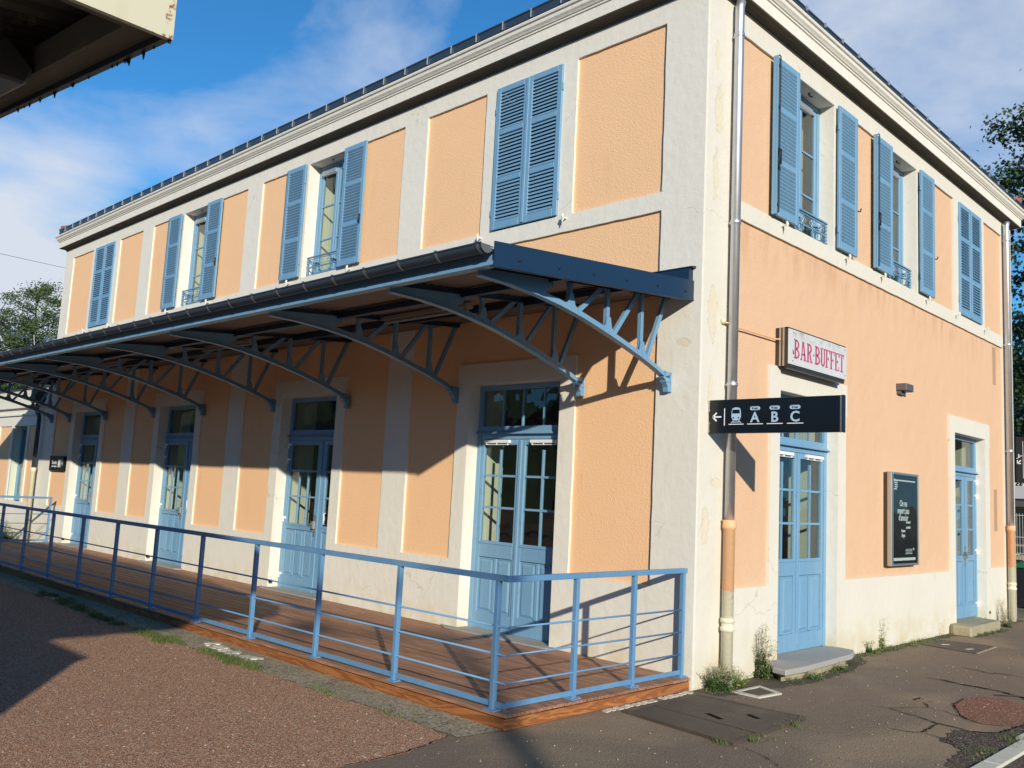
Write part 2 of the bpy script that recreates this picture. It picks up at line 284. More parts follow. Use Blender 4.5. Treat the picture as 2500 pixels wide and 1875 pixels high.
gt = M2(nt, 'MULTIPLY', sstep(nt, sep.outputs[2], 3.64, 3.79), sstep(nt, noise(nt, P, 7, 6, .65), .42, .62)); L(nt, mixc(nt, M2(nt, 'MULTIPLY', gt, .75), co, (.36, .34, .25)), b.inputs['Base Color'])
Mt['signface'] = m
Mt['bronze'] = mat('brown_anodised_profile', (.075, .06, .048), .4, metal=.6, var=.15, vscale=5)[0]
# glass: clear pane with a real reflection
m = bpy.data.materials.new('window_glass'); m.use_nodes = True; nt = m.node_tree; nt.nodes.clear()
o_ = N(nt, 'ShaderNodeOutputMaterial'); tr = N(nt, 'ShaderNodeBsdfTransparent'); gl = N(nt, 'ShaderNodeBsdfGlossy'); gl.inputs['Roughness'].default_value = .02
gN = N(nt, 'ShaderNodeNewGeometry'); gbp = N(nt, 'ShaderNodeBump'); gbp.inputs['Distance'].default_value = .01; L(nt, noise(nt, gN.outputs['Position'], 2.2, 2, .4), gbp.inputs['Height']); L(nt, gbp.outputs[0], gl.inputs['Normal'])
tr.inputs[0].default_value = (.90, .93, .91, 1); fr = N(nt, 'ShaderNodeLayerWeight'); fr.inputs[0].default_value = .5
mx = N(nt, 'ShaderNodeMixShader'); L(nt, M2(nt, 'ADD', M2(nt, 'MULTIPLY', M2(nt, 'POWER', fr.outputs['Facing'], 4.5), .9), .055, clamp=True), mx.inputs[0]); L(nt, tr.outputs[0], mx.inputs[1]); L(nt, gl.outputs[0], mx.inputs[2]); L(nt, mx.outputs[0], o_.inputs[0])
Mt['glass'] = m
m = m.copy(); m.name = 'dusty_acrylic'; [setattr(n_.inputs[1], 'default_value', .25) for n_ in m.node_tree.nodes if n_.bl_idname == 'ShaderNodeMath' and n_.operation == 'MULTIPLY' and abs(n_.inputs[1].default_value-.9) < 1e-3]; Mt['acrylic'] = m

# ------------------------------------------------------------------ mesh helpers
class MB:
    def __init__(s): s.v = []; s.f = []
    def add(s, vs, fs):
        o = len(s.v); s.v += [tuple(p) for p in vs]; s.f += [tuple(i+o for i in q) for q in fs]; return s
    def box(s, x0, x1, y0, y1, z0, z1):
        return s.add([(x, y, z) for x in (x0, x1) for y in (y0, y1) for z in (z0, z1)],
                     [(0, 1, 3, 2), (4, 6, 7, 5), (0, 4, 5, 1), (2, 3, 7, 6), (0, 2, 6, 4), (1, 5, 7, 3)])
    def prism(s, poly, axis, a, b):   # poly of 2-tuples in the two other axes
        n = len(poly)
        def p(q, t): return {0: (t, q[0], q[1]), 1: (q[0], t, q[1]), 2: (q[0], q[1], t)}[axis]
        return s.add([p(q, a) for q in poly]+[p(q, b) for q in poly],
                     [tuple(range(n)), tuple(range(2*n-1, n-1, -1))]+[(i, (i+1) % n, n+(i+1) % n, n+i) for i in range(n)])
    def bar(s, p, q, w, h, upv=(0, 0, 1)):   # rectangular bar from p to q: w sideways, h along up
        p = Vector(p); q = Vector(q); d = (q-p).normalized(); sd = d.cross(Vector(upv))
        if sd.length < 1e-4: sd = Vector((1, 0, 0))
        sd.normalize(); u = sd.cross(d); vs = []
        for e in (p, q):
            for a, b_ in ((-1, -1), (1, -1), (1, 1), (-1, 1)): vs.append(e+sd*(a*w/2)+u*(b_*h/2))
        return s.add(vs, [(0, 1, 2, 3), (7, 6, 5, 4)]+[(i, (i+1) % 4, 4+(i+1) % 4, 4+i) for i in range(4)])
    def tube(s, pts, r, n=8, cap=True):
        pts = [Vector(p) for p in pts]; k = len(pts); rs = r if isinstance(r, (list, tuple)) else [r]*k; vs = []; fs = []
        u = None
        for i, p in enumerate(pts):
            d = (pts[min(i+1, k-1)]-pts[max(i-1, 0)]).normalized()
            if u is None:
                u = d.cross(Vector((0, 0, 1)));
                if u.length < .1: u = Vector((1, 0, 0))
            u = (u-d*u.dot(d)).normalized(); w = d.cross(u)
            for j in range(n):
                a = 2*math.pi*j/n; vs.append(p+u*(math.cos(a)*rs[i])+w*(math.sin(a)*rs[i]))
        for i in range(k-1):
            for j in range(n): fs.append((i*n+j, i*n+(j+1) % n, (i+1)*n+(j+1) % n, (i+1)*n+j))
        if cap: fs += [tuple(range(n-1, -1, -1)), tuple(range((k-1)*n, k*n))]
        return s.add(vs, fs)
    def frustum(s, x0, x1, z0, z1, yb, yt, ins):   # raised panel facing -y
        return s.add([(x0, yb, z0), (x1, yb, z0), (x1, yb, z1), (x0, yb, z1), (x0+ins, yt, z0+ins), (x1-ins, yt, z0+ins), (x1-ins, yt, z1-ins), (x0+ins, yt, z1-ins)],
                     [(4, 5, 6, 7), (0, 1, 5, 4), (1, 2, 6, 5), (2, 3, 7, 6), (3, 0, 4, 7)])
    def mesh(s, name, m, smooth=False):
        me = bpy.data.meshes.new(name); me.from_pydata(s.v, [], s.f); me.validate(); me.update()
        bm = bmesh.new(); bm.from_mesh(me); bmesh.ops.recalc_face_normals(bm, faces=bm.faces); bm.to_mesh(me); bm.free()
        for mm in (m if isinstance(m, list) else [m]): me.materials.append(Mt[mm] if isinstance(mm, str) else mm)
        if smooth:
            for p in me.polygons: p.use_smooth = True
        return me
cache = {}
def ob(name, me, parent=None, loc=(0, 0, 0), rz=0, bev=0, sc=None, **tags):
    o = bpy.data.objects.new(name, me); C.objects.link(o); o.parent = parent; o.location = loc; o.rotation_euler = (0, 0, rz)
    if sc: o.scale = sc
    if bev:
        b_ = o.modifiers.new('bevel', 'BEVEL'); b_.width = bev; b_.segments = 1; b_.limit_method = 'ANGLE'; b_.angle_limit = R(40)
    for k, v in tags.items(): o[k] = v
    return o
def thing(name, label, cat, loc=(0, 0, 0), rz=0, group=None):
    o = bpy.data.objects.new(name, None); C.objects.link(o); o.location = loc; o.rotation_euler = (0, 0, rz)
    o['label'] = label; o['category'] = cat
    if group: o['group'] = group
    return o
def struct(name, me, **k): return ob(name, me, kind='structure', **k)
def text_mesh(txt, size, m, ext=.0012, align='CENTER', shear=0, sx_=1.0, off=0.0):
    cu = bpy.data.curves.new('t', 'FONT'); cu.body = txt; cu.size = size; cu.extrude = ext; cu.offset = off; cu.align_x = align; cu.shear = shear; cu.resolution_u = 3
    o = bpy.data.objects.new('t', cu); C.objects.link(o); dg = bpy.context.evaluated_depsgraph_get(); dg.update()
    me = bpy.data.meshes.new_from_object(o.evaluated_get(dg)); bpy.data.objects.remove(o)
    me.transform(Matrix.Rotation(R(90), 4, 'X') @ Matrix.Scale(sx_, 4, (1, 0, 0))); me.materials.clear(); me.materials.append(Mt[m]); return me

# ------------------------------------------------------------------ ground
def sheet(name, poly, z, m, **k):
    mb = MB(); mb.add([(x, y, z) for x, y in poly], [tuple(range(len(poly)))]); return struct(name, mb.mesh(name, m), **k)
def ragged(pts, step, amp, seed, closed=True):
    r = random.Random(seed); o_ = []
    n = len(pts)
    for i in range(n if closed else n-1):
        a = Vector(pts[i]).to_2d() if len(pts[i]) == 3 else Vector(pts[i]); b_ = Vector(pts[(i+1) % n]); k = max(1, int((b_-a).length/step))
        for j in range(k):
            p = a.lerp(b_, j/k); o_.append((p.x+r.uniform(-amp, amp), p.y+r.uniform(-amp, amp)))
    if not closed: o_.append(tuple(pts[-1]))
    return o_
ground = sheet('ground', [(-900, -900), (900, -900), (900, 900), (-900, 900)], 0, 'asphalt')
bd = ragged([(-.165, -2.965), (-.056, -3.33), (-.017, -3.68), (-.036, -4.02), (.05, -5.5), (.0, -8.0)], .09, .02, 3, closed=False)
top = ragged([(-30, -2.95), (-2.7, -2.955), (-1.3, -2.92), (-.67, -2.895), (-.165, -2.965)], .07, .02, 4, closed=False)
sheet('gravel_surface', [(-60, -2.95)]+top+bd+[(-.0, -40), (-60, -40)], .004, 'red')
cs = MB()
lo = ragged([(-.11, -2.95), (-.67, -2.91), (-1.3, -2.935), (-2.7, -2.97), (-30, -2.965)], .07, .028, 5, closed=False)
sheet('concrete_strip', [(-30, -2.3), (-.05, -2.3), (-.05, -2.56)]+lo, .008, 'concrete')
# the white tile remnants at the deck end
strip = thing('white_tile_row', 'row of broken white paving pieces along the right end of the wooden deck', 'paving', (0, 0, 0))
for i in range(16):
    y = -1.38+i*.083; x = .035+rnd.uniform(-.01, .015); w = rnd.uniform(.03, .045)
    if i in (9,): continue
    ob('tile', MB().prism([(x-w, y+rnd.uniform(0, .015)), (x+w*.9, y+rnd.uniform(-.01, .02)), (x+w*.8, y+rnd.uniform(.05, .066)), (x-w, y+.068)], 2, .001, .008+rnd.uniform(0, .004)).mesh('tile', 'kerb'), strip)
# cracks, patch, crumbled area
def crack(pts, w, seed):
    r = random.Random(seed); P_ = []
    for i in range(len(pts)-1):
        a = Vector(pts[i]); b_ = Vector(pts[i+1]); k = max(2, int((b_-a).length/.035))
        for j in range(k): P_.append(a.lerp(b_, j/k)+Vector((r.uniform(-.010, .010), r.uniform(-.010, .010))))
    P_.append(Vector(pts[-1])); n = len(P_); Lf = []; Rt = []
    for i, p in enumerate(P_):
        d = (P_[min(i+1, n-1)]-P_[max(i-1, 0)]).normalized(); nn_ = Vector((-d.y, d.x)); t = i/(n-1)
        ww = .75*w*(math.sin(math.pi*min(1, max(.06, t)))**.5*.8+.2)*r.uniform(.35, 1.3)*.5
        Lf.append(p+nn_*ww); Rt.append(p-nn_*ww)
    mb = MB(); mb.add([(q.x, q.y, .009) for q in Lf]+[(q.x, q.y, .009) for q in Rt], [(i, i+1, n+i+1, n+i) for i in range(n-1)])
    return ob('crack', mb.mesh('crack', 'crack'), ground)
CR = [([(1.33, .93), (1.48, 1.01), (1.59, 1.21), (1.7, 1.35), (1.83, 1.36), (1.99, 1.24), (2.19, 1.11)], .012),
      ([(1.48, 1.01), (1.59, .94), (1.7, .92), (1.82, .87), (1.97, .79), (2.13, .78), (2.25, .73), (2.42, .9), (2.44, 1.05), (2.48, 1.43)], .028),
      ([(1.79, .24), (1.88, .24), (1.95, .27), (2.0, .33), (2.0, .51), (1.98, .78)], .022), ([(2.01, .31), (2.08, .32), (2.2, .27), (2.31, .22)], .014),
      ([(1.14, 2.91), (1.3, 2.96), (1.49, 2.88), (1.69, 2.9), (1.86, 2.88), (2.13, 2.76), (2.5, 2.7)], .05), ([(1.49, 1.53), (1.48, 1.76), (1.53, 1.71)], .03),
      ([(1.57, 1.55), (1.63, 1.51), (1.7, 1.35)], .02), ([(1.6, 1.63), (1.62, 1.75)], .016), ([(1.16, 4.02), (1.32, 4.01), (1.48, 3.92), (1.54, 4.01), (1.66, 4.04), (1.81, 4.02)], .03),
      ([(1.32, -1.36), (1.45, -1.4), (1.58, -1.46), (1.74, -1.59), (2.0, -1.7)], .012), ([(2.19, 1.11), (2.0, 1.28), (1.79, 1.75), (1.77, 2.14)], .02), ([(1.9, 2.6), (2.1, 2.75), (2.4, 2.5)], .05),
      ([(-.5, -2.63), (-.42, -2.75), (-.36, -2.93)], .007), ([(-2.1, -2.6), (-2.0, -2.8), (-2.04, -2.96)], .006), ([(-.17, -2.96), (-.06, -3.33), (-.02, -3.68), (-.04, -4.02)], .02)]
for i, (p, w) in enumerate(CR): crack(p, w, i)
sheet('red_patch', ragged([(1.79, 1.75), (1.77, 2.14), (1.87, 2.45), (2.04, 2.5), (2.24, 2.36), (2.45, 1.53), (2.37, 1.23), (2.21, 1.14), (2.0, 1.28)], .05, .018, 8), .0045, 'redpatch')
sheet('crumbled_patch', ragged([(2.20, .19), (2.14, .69), (2.25, .74), (2.42, .92), (2.46, 1.5), (2.6, 2.6), (2.61, 1.0), (2.61, .01), (2.61, -.6), (2.45, -.5), (2.42, .03)], .06, .028, 9), .0055, 'damp')
for i, (y0, y1) in enumerate([(-3.2, -2.2), (-2.19, -1.2), (-1.19, -.2), (-.19, .80), (.81, 1.8), (1.81, 2.8), (2.81, 3.8), (3.81, 4.8), (4.81, 5.8), (5.81, 6.8), (6.81, 7.8), (7.81, 8.8), (8.81, 9.8)]):
    if i == 0: kb = thing('platform_kerb', 'pale worn kerb stones along the cracked asphalt at lower right', 'kerb', (2.62, 0, 0))
    dx = .05 if y0 > .8 else 0
    ob('kerb_stone', MB().box(-dx*1.0, .13, y0, y1, -.1, .022).mesh('kerb_stone', 'kerb'), kb, bev=.006)
sheet('lower_platform', [(2.76, -40), (60, -40), (60, 60), (2.76, 60)], .0045, 'damp')

# dirt and moss gathered along the foot of the walls
dl = ragged([(.30, .02), (.42, .9), (.50, 1.3), (.46, 2.6), (.30, 3.3), (.12, 3.6), (.16, 4.6), (.10, 5.4), (.14, 6.9), (.42, 7.1), (.42, 8.6), (.16, 8.8), (.22, 10.4)], .07, .03, 21, closed=False)
Mt['dirt'] = mat('dark_damp_dirt', (.085, .068, .042), .95, var=.4, vscale=9, bump=.008, bscale=45)[0]
sheet('dirt_strip', [(-.2, .02)]+dl+[(-.2, 10.4)], .0025, 'dirt')
r = random.Random(91); sm = MB(); oc = [(1, 0, 0), (-1, 0, 0), (0, 1, 0), (0, -1, 0), (0, 0, 1), (0, 0, -1)]; of = [(0, 2, 4), (2, 1, 4), (1, 3, 4), (3, 0, 4), (2, 0, 5), (1, 2, 5), (3, 1, 5), (0, 3, 5)]
def stone(x, y, z, q):
    a, b_, c = q*r.uniform(.7, 1.3), q*r.uniform(.7, 1.3), q*r.uniform(.4, .8); t = r.uniform(0, 6.28)
    sm.add([(x+(i*a*math.cos(t)-j*b_*math.sin(t)), y+(i*a*math.sin(t)+j*b_*math.cos(t)), z+k*c+c*.3) for i, j, k in oc], of)
for _ in range(1900):
    if r.random() < .62: x, y = r.uniform(-9, 0), r.uniform(-5.6, -2.96)
    else: x, y = r.uniform(0, 2.6), r.uniform(-4, 6)
    if -.1 < x < 0 and y > -2.6: continue
    stone(x, y, .004, r.choice([.0035, .004, .005, .006, .009]))
ls = ob('loose_grit', sm.mesh('loose_grit', 'kerbgrit'), kind='stuff'); ls['label'] = 'pale loose grit scattered over the gravel and the asphalt'; ls['category'] = 'gravel'
for i in range(34):
    x = r.uniform(-4.35, -3.35); y = -2.74+r.gauss(0, .05); q = r.uniform(.03, .075); n = r.choice([5, 6])
    ob('broken_slab', MB().prism([(x+q*math.cos(2*math.pi*k/n)*r.uniform(.7, 1.2), y+q*.8*math.sin(2*math.pi*k/n)*r.uniform(.7, 1.1)) for k in range(n)], 2, .004, r.uniform(.013, .020)).mesh('broken_slab', 'kerb'), bpy.data.objects['concrete_strip'])
# ------------------------------------------------------------------ station building
XL, WY = -18.447, 10.60
Z0, Z1, Z2, Z3, ZT = .934, 6.956, 5.052, 4.849, 7.22
bld = thing('station_building', 'two storey orange and cream railway station building with light blue shutters and doors', 'building')
E = R(90)
PN = []   # orange panels per facade for the ragged edges
def hsh(a, b_, c): return (math.sin(a*127.1+b_*311.7+c*74.7)*43758.5453) % 1.0
def jit(u, z, panels, amp):
    for (a, b_, c, d) in panels:
        iu = a+.02 < u < b_-.02; iz = c+.02 < z < d-.02
        if iz and (abs(u-a) < 1e-4 or abs(u-b_) < 1e-4): return u+(hsh(u, round(z, 3), 1)-.5)*amp, z
        if iu and (abs(z-c) < 1e-4 or abs(z-d) < 1e-4): return u, z+(hsh(round(u, 3), z, 2)-.5)*amp
    return u, z
def trim(name, u0, u1, z0, z1, panels, rz, ends=(0, 0)):
    P_ = []
    def edge(a, b_):
        k = max(1, int(round(math.dist(a, b_)/.11)))
        for j in range(k):
            g = lambda q: round(q/.11)*.11
            P_.append((a[0]+(b_[0]-a[0])*j/k, a[1]+(b_[1]-a[1])*j/k))
    # sample on a shared lattice so that neighbours agree
    def samples(a, b_):
        s_ = [a]+[q*.113 for q in range(int(math.floor(a/.113))-1, int(b_/.113)+2) if a+.03 < q*.113 < b_-.03]; return s_
    pu = samples(u0, u1); pz = samples(z0, z1)
    P_ = [(u, z0) for u in pu]+[(u1, z) for z in pz]+[(u, z1) for u in [u1]+pu[:0:-1]]+[(u0, z) for z in [z1]+pz[:0:-1]]
    P_ = [jit(u, z, panels, .0065) for u, z in P_]
    return ob(name, MB().prism(P_, 1, 0, .036).mesh(name, 'cream' if not rz else 'cream_sun_toned'), bld, rz=rz)
def plates(panels, rz, mm):
    for (a, b_, c, d) in panels:
        ob('render_panel', MB().box(a-.012, b_+.012, .030, .05, c-.012, d+.012).mesh('render_panel', mm), bld, rz=rz)
# --- long facade
WC = [-2.558, -6.985, -11.437, -15.876]; DC = [-2.594, -7.008, -11.475, -15.907]
BAYS = [(-.52, -4.52), (-5.034, -8.979), (-9.492, -13.381), (-13.903, -17.924)]
DH, WHALF = .982, .775
LP = []
for (b1, b0), wc, dc in zip(BAYS, WC, DC):
    LP += [(b0, wc-WHALF, Z2, Z1), (wc+WHALF, b1, Z2, Z1), (b0, dc-DH, Z0, 3.372), (dc+DH, b1, Z0, 3.372), (b0, b1, 3.372, Z3)]
LPj = LP
plates([p for p in LP if p[3] != 3.372 and p[2] != 3.372], 0, 'orange')
for (b1, b0), dc in zip(BAYS, DC):   # lower panels: side pieces and the head band meet end to end
    for (a, b_, c, d) in ((b0, dc-DH, Z0, 3.372), (dc+DH, b1, Z0, 3.372)): ob('render_panel', MB().box(a-.012, b_+.012, .030, .05, c-.012, d).mesh('render_panel', 'orange'), bld)
    ob('render_panel', MB().box(b0-.012, b1+.012, .030, .05, 3.372, Z3+.012).mesh('render_panel', 'orange'), bld)
# merged panel outlines so that only true orange/cream borders are ragged
JP = LP
def jitL(n, u0, u1, z0, z1): return trim(n, u0, u1, z0, z1, JP, 0)
jitL('corner_pier', -.52, 0, 0, Z3); jitL('corner_pier', XL, -17.924, 0, Z3)
jitL('corner_pier', -.52, 0, Z2, Z1); jitL('corner_pier', XL, -17.924, Z2, Z1)
for a, b_ in ((-5.034, -4.52), (-9.492, -8.979), (-13.903, -13.381)):
    jitL('pilaster', a, b_, Z0, Z3); jitL('pilaster', a, b_, Z2, Z1)
jitL('string_course', XL, 0, Z3, Z2); jitL('frieze', XL, 0, Z1, ZT)
for (b1, b0), wc, dc in zip(BAYS, WC, DC):
    jitL('window_surround', wc-WHALF, wc-.525, Z2, Z1); jitL('window_surround', wc+.525, wc+WHALF, Z2, Z1)
    jitL('door_surround', dc-DH, dc-.756, 0, 3.12); jitL('door_surround', dc+.756, dc+DH, 0, 3.12); jitL('door_surround', dc-DH, dc+DH, 3.12, 3.372)
    ob('plinth', MB().box(b0, dc-DH, 0, .036, 0, Z0).mesh('plinth', 'cream'), bld); ob('plinth', MB().box(dc+DH, b1, 0, .036, 0, Z0).mesh('plinth', 'cream'), bld)
for a, b_ in ((-5.034, -4.52), (-9.492, -8.979), (-13.903, -13.381)): ob('plinth', MB().box(a, b_, 0, .036, 0, Z0).mesh('plinth', 'cream'), bld)
# --- end facade (local u = world y, facing +x)
EW = [2.49, 5.32, 8.228]; ED = [2.438, 8.18]; EH = 1.0
PL, PR = .51, 10.01
EP = [(PL, EW[0]-WHALF, Z2, Z1), (EW[0]+WHALF, EW[1]-WHALF, Z2, Z1), (EW[1]+WHALF, EW[2]-WHALF, Z2, Z1), (EW[2]+WHALF, PR, Z2, Z1),
      (PL, ED[0]-EH, Z0, 3.36), (ED[0]+EH, ED[1]-EH, Z0, 3.36), (ED[1]+EH, PR, Z0, 3.36), (PL, PR, 3.36, Z3)]
plates(EP[:4], E, 'orange2')
for (a, b_, c, d) in EP[4:7]: 
    if b_ == PR:   # the two vertical slots in the last panel
        m_ = MB().box(a-.012, 9.47, .030, .05, c-.012, d).box(9.66, b_+.012, .030, .05, c-.012, d).box(9.47, 9.66, .030, .05, c-.012, 1.55).box(9.47, 9.66, .030, .05, 2.265, d)
        ob('render_panel', m_.mesh('render_panel', 'orange2'), bld, rz=E); ob('wall_slot', MB().box(9.45, 9.68, .036, .06, 1.53, 2.29).mesh('wall_slot', 'slot'), bld, rz=E)
    else: ob('render_panel', MB().box(a-.012, b_+.012, .030, .05, c-.012, d).mesh('render_panel', 'orange2'), bld, rz=E)
m_ = MB().box(PL-.012, 9.50, .030, .05, 3.36, Z3+.012).box(9.69, PR+.012, .030, .05, 3.36, Z3+.012).box(9.50, 9.69, .030, .05, 3.36, 4.12).box(9.50, 9.69, .03, .05, 4.785, Z3+.012)
ob('render_panel', m_.mesh('render_panel', 'orange2'), bld, rz=E); ob('wall_slot', MB().box(9.48, 9.71, .036, .06, 4.10, 4.81).mesh('wall_slot', 'slot'), bld, rz=E)
# facing +x means local -y: trim y grows inwards; a start of .036 butts against the long facade trim
def jitE(n, u0, u1, z0, z1): return trim(n, u0, u1, z0, z1, EP, E)
jitE('corner_pier', .036, PL, Z0, Z3); jitE('corner_pier', .036, PL, Z2, Z1); jitE('corner_pier', PR, WY, Z0, Z3); jitE('corner_pier', PR, WY, Z2, Z1)
jitE('string_course', .036, WY, Z3, Z2); jitE('frieze', .036, WY, Z1, ZT)
for wc in EW:
    jitE('window_surround', wc-WHALF, wc-.525, Z2, Z1); jitE('window_surround', wc+.525, wc+WHALF, Z2, Z1)
for dc in ED:
    jitE('door_surround', dc-EH+.03, dc-.756, Z0, 2.96); jitE('door_surround', dc+.756, dc+EH-.03, Z0, 2.96)
    ob('door_surround', MB().box(dc-EH, dc-.756, 0, .036, 2.96, 3.10).mesh('door_surround', 'cream_sun_toned'), bld, rz=E)
    ob('door_surround', MB().box(dc+.756, dc+EH, 0, .036, 2.96, 3.10).mesh('door_surround', 'cream_sun_toned'), bld, rz=E)
    jitE('door_surround', dc-EH, dc+EH, 3.10, 3.36)
    for a, b_ in ((dc-EH, dc-EH+.03), (dc+EH-.03, dc+EH)): ob('render_panel', MB().box(a-.003, b_+.003, .0305, .05, Z0-.01, 2.965).mesh('render_panel', 'orange2'), bld, rz=E)
for a, b_ in ((.036, ED[0]-.756), (ED[0]+.756, ED[1]-.756), (ED[1]+.756, WY)): ob('plinth', MB().box(a, b_, 0, .036, -.05, Z0).mesh('plinth', 'cream_sun_toned'), bld, rz=E)
# --- structural core with openings and the rooms behind
def core(u0, u1, doors, wins, rz, dz1, dzb, v0=.05):
    mb = MB(); y0, y1 = v0, .66
    us = sorted(doors); p = u0
    for c in us: mb.box(p, c-.756, y0, y1, -.05, dz1); mb.box(c-.756, c+.756, y0, y1, -.05, dzb); p = c+.756
    mb.box(p, u1, y0, y1, -.05, dz1)
    mb.box(u0, u1, y0, y1, dz1, Z2+.01); p = u0
    for c in sorted(wins): mb.box(p, c-.525, y0, y1, Z2+.01, Z1); p = c+.525
    mb.box(p, u1, y0, y1, Z2+.01, Z1); mb.box(u0, u1, y0, y1, Z1, 7.6)
    ob('wall_core', mb.mesh('wall_core', 'inner'), bld, rz=rz)
core(XL+.05, -.05, DC, WC, 0, 3.12, .118); core(.66, WY-.05, ED, EW, E, 3.10, .12)
ob('rear_wall', MB().box(XL, -.0, WY-.05, WY, 0, 7.5).box(XL, XL+.05, .05, WY-.05, 0, 7.5).mesh('rear_wall', 'cream'), bld)
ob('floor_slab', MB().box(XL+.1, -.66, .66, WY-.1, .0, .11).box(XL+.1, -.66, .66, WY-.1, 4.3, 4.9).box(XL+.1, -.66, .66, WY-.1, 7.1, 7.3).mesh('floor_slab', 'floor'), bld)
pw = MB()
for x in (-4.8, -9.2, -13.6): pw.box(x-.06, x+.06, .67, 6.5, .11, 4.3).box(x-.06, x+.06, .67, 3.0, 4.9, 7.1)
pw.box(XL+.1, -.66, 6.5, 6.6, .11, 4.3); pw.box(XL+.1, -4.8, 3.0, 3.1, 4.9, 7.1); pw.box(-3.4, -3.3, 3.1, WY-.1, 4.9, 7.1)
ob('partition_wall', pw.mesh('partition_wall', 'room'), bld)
for c in DC+WC:
    d = c in DC; h = .756 if d else .525; z0, z1 = (.115, 3.12) if d else (Z2, Z1); dep = .20 if d else .235
    me = MB().box(c-h-.02, c-h+.004, .004, dep, z0, z1-.004).box(c+h-.004, c+h+.02, .004, dep, z0, z1-.004).box(c-h-.02, c+h+.02, .004, dep, z1-.004, z1+.02).mesh('reveal', 'cream')
    ob('reveal', me, bld)
for c in ED+EW:
    d = c in ED; h = .756 if d else .525; z0, z1 = (.12, 3.10) if d else (Z2, Z1); dep = .165 if d else .235
    me = MB().box(c-h-.02, c-h+.004, .004, dep, z0, z1-.004).box(c+h-.004, c+h+.02, .004, dep, z0, z1-.004).box(c-h-.02, c+h+.02, .004, dep, z1-.004, z1+.02).mesh('reveal', 'cream')
    ob('reveal', me, bld, rz=E)

# --- cornice, gutter, roof: profiles mitred round the four corners
def ring(profile, name, m, x0=XL, x1=0.0, y0=0.0, y1=WY, closed=True, parent=bld):
    mb = MB(); n = len(profile); vs = []; fs = []
    for k in range(4):
        for (p, z) in profile:
            vs.append(((x0-p, y0-p, z), (x1+p, y0-p, z), (x1+p, y1+p, z), (x0-p, y1+p, z))[k])
    for k in range(4):
        for i in range(n if closed else n-1):
            j = (i+1) % n; k2 = (k+1) % 4; fs.append((k*n+i, k2*n+i, k2*n+j, k*n+j))
    mb.add(vs, fs); return ob(name, mb.mesh(name, m), parent)
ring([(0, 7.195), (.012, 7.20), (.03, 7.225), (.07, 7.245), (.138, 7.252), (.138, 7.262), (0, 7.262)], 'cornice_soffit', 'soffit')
ring([(0, 7.2625), (.15, 7.2625), (.15, 7.405), (.166, 7.41), (.166, 7.43), (.18, 7.436), (.19, 7.452), (.21, 7.474), (.214, 7.5), (.214, 7.512), (.235, 7.524), (.242, 7.545), (.236, 7.562), (0, 7.566)], 'cornice', 'cream')
def gutter_run(corner0, corner1, hgt):
    prof = [(.15, 7.566), (.158, 7.60), (.158, 7.622), (.174, 7.626), (.174, 7.602+hgt), (.184, 7.605+hgt), (.184, 7.622+hgt), (.165, 7.622+hgt), (.165, 7.64), (.05, 7.64), (.05, 7.566)]
    n = len(prof); vs = []
    for (x, y, sx_, sy_) in (corner0, corner1): vs += [(x+sx_*p, y+sy_*p, z) for p, z in prof]
    ob('gutter', MB().add(vs, [(i, (i+1) % n, n+(i+1) % n, n+i) for i in range(n)]).mesh('gutter', 'zinc'), bld)
gutter_run((XL, 0, -1, -1), (0, 0, 1, -1), .118); gutter_run((0, 0, 1, -1), (0, WY, 1, 1), .085); gutter_run((0, WY, 1, 1), (XL, WY, -1, 1), .14); gutter_run((XL, WY, -1, 1), (XL, 0, -1, -1), .14)
clipm = MB().box(-.006, .006, -.010, .004, .004, .118).mesh('gutter_clip', 'clip')
clipe = MB().box(-.014, .014, -.016, .004, .035, .092).mesh('gutter_clip', 'clip')
x = -.95
while x > XL: ob('gutter_clip', clipm, bld, (x, -.186, 7.622)); x -= .4925
y = .35
while y < WY: ob('gutter_clip', clipe, bld, (.186, y, 7.622), E); y += .4925
rf = MB(); hp = WY/2; zr = 7.68+hp*math.tan(R(24))
rf.add([(XL-.1, -.1, 7.68), (.1, -.1, 7.68), (.1, WY+.1, 7.68), (XL-.1, WY+.1, 7.68), (XL+hp, hp, zr), (-hp, hp, zr)], [(0, 1, 5, 4), (1, 2, 5), (2, 3, 4, 5), (3, 0, 4), (3, 2, 1, 0)])
ob('roof', rf.mesh('roof', 'tile'), bld)
for (cx, cy, sx_, sy_) in ((XL-.12, -.12, 1, 1), (.12, WY+.12, -1, -1), (.12, -.12, -1, 1)):
    for k in range(10):
        t = k*.30; p = Vector((cx+sx_*t, cy+sy_*t, 7.74+t*math.tan(R(24)))); q = Vector((cx+sx_*(t+.34), cy+sy_*(t+.34), 7.70+(t+.34)*math.tan(R(24))))
        ob('hip_tile', MB().tube([p, q], [.11, .085], 8).mesh('hip_tile', 'tile', True), bld)

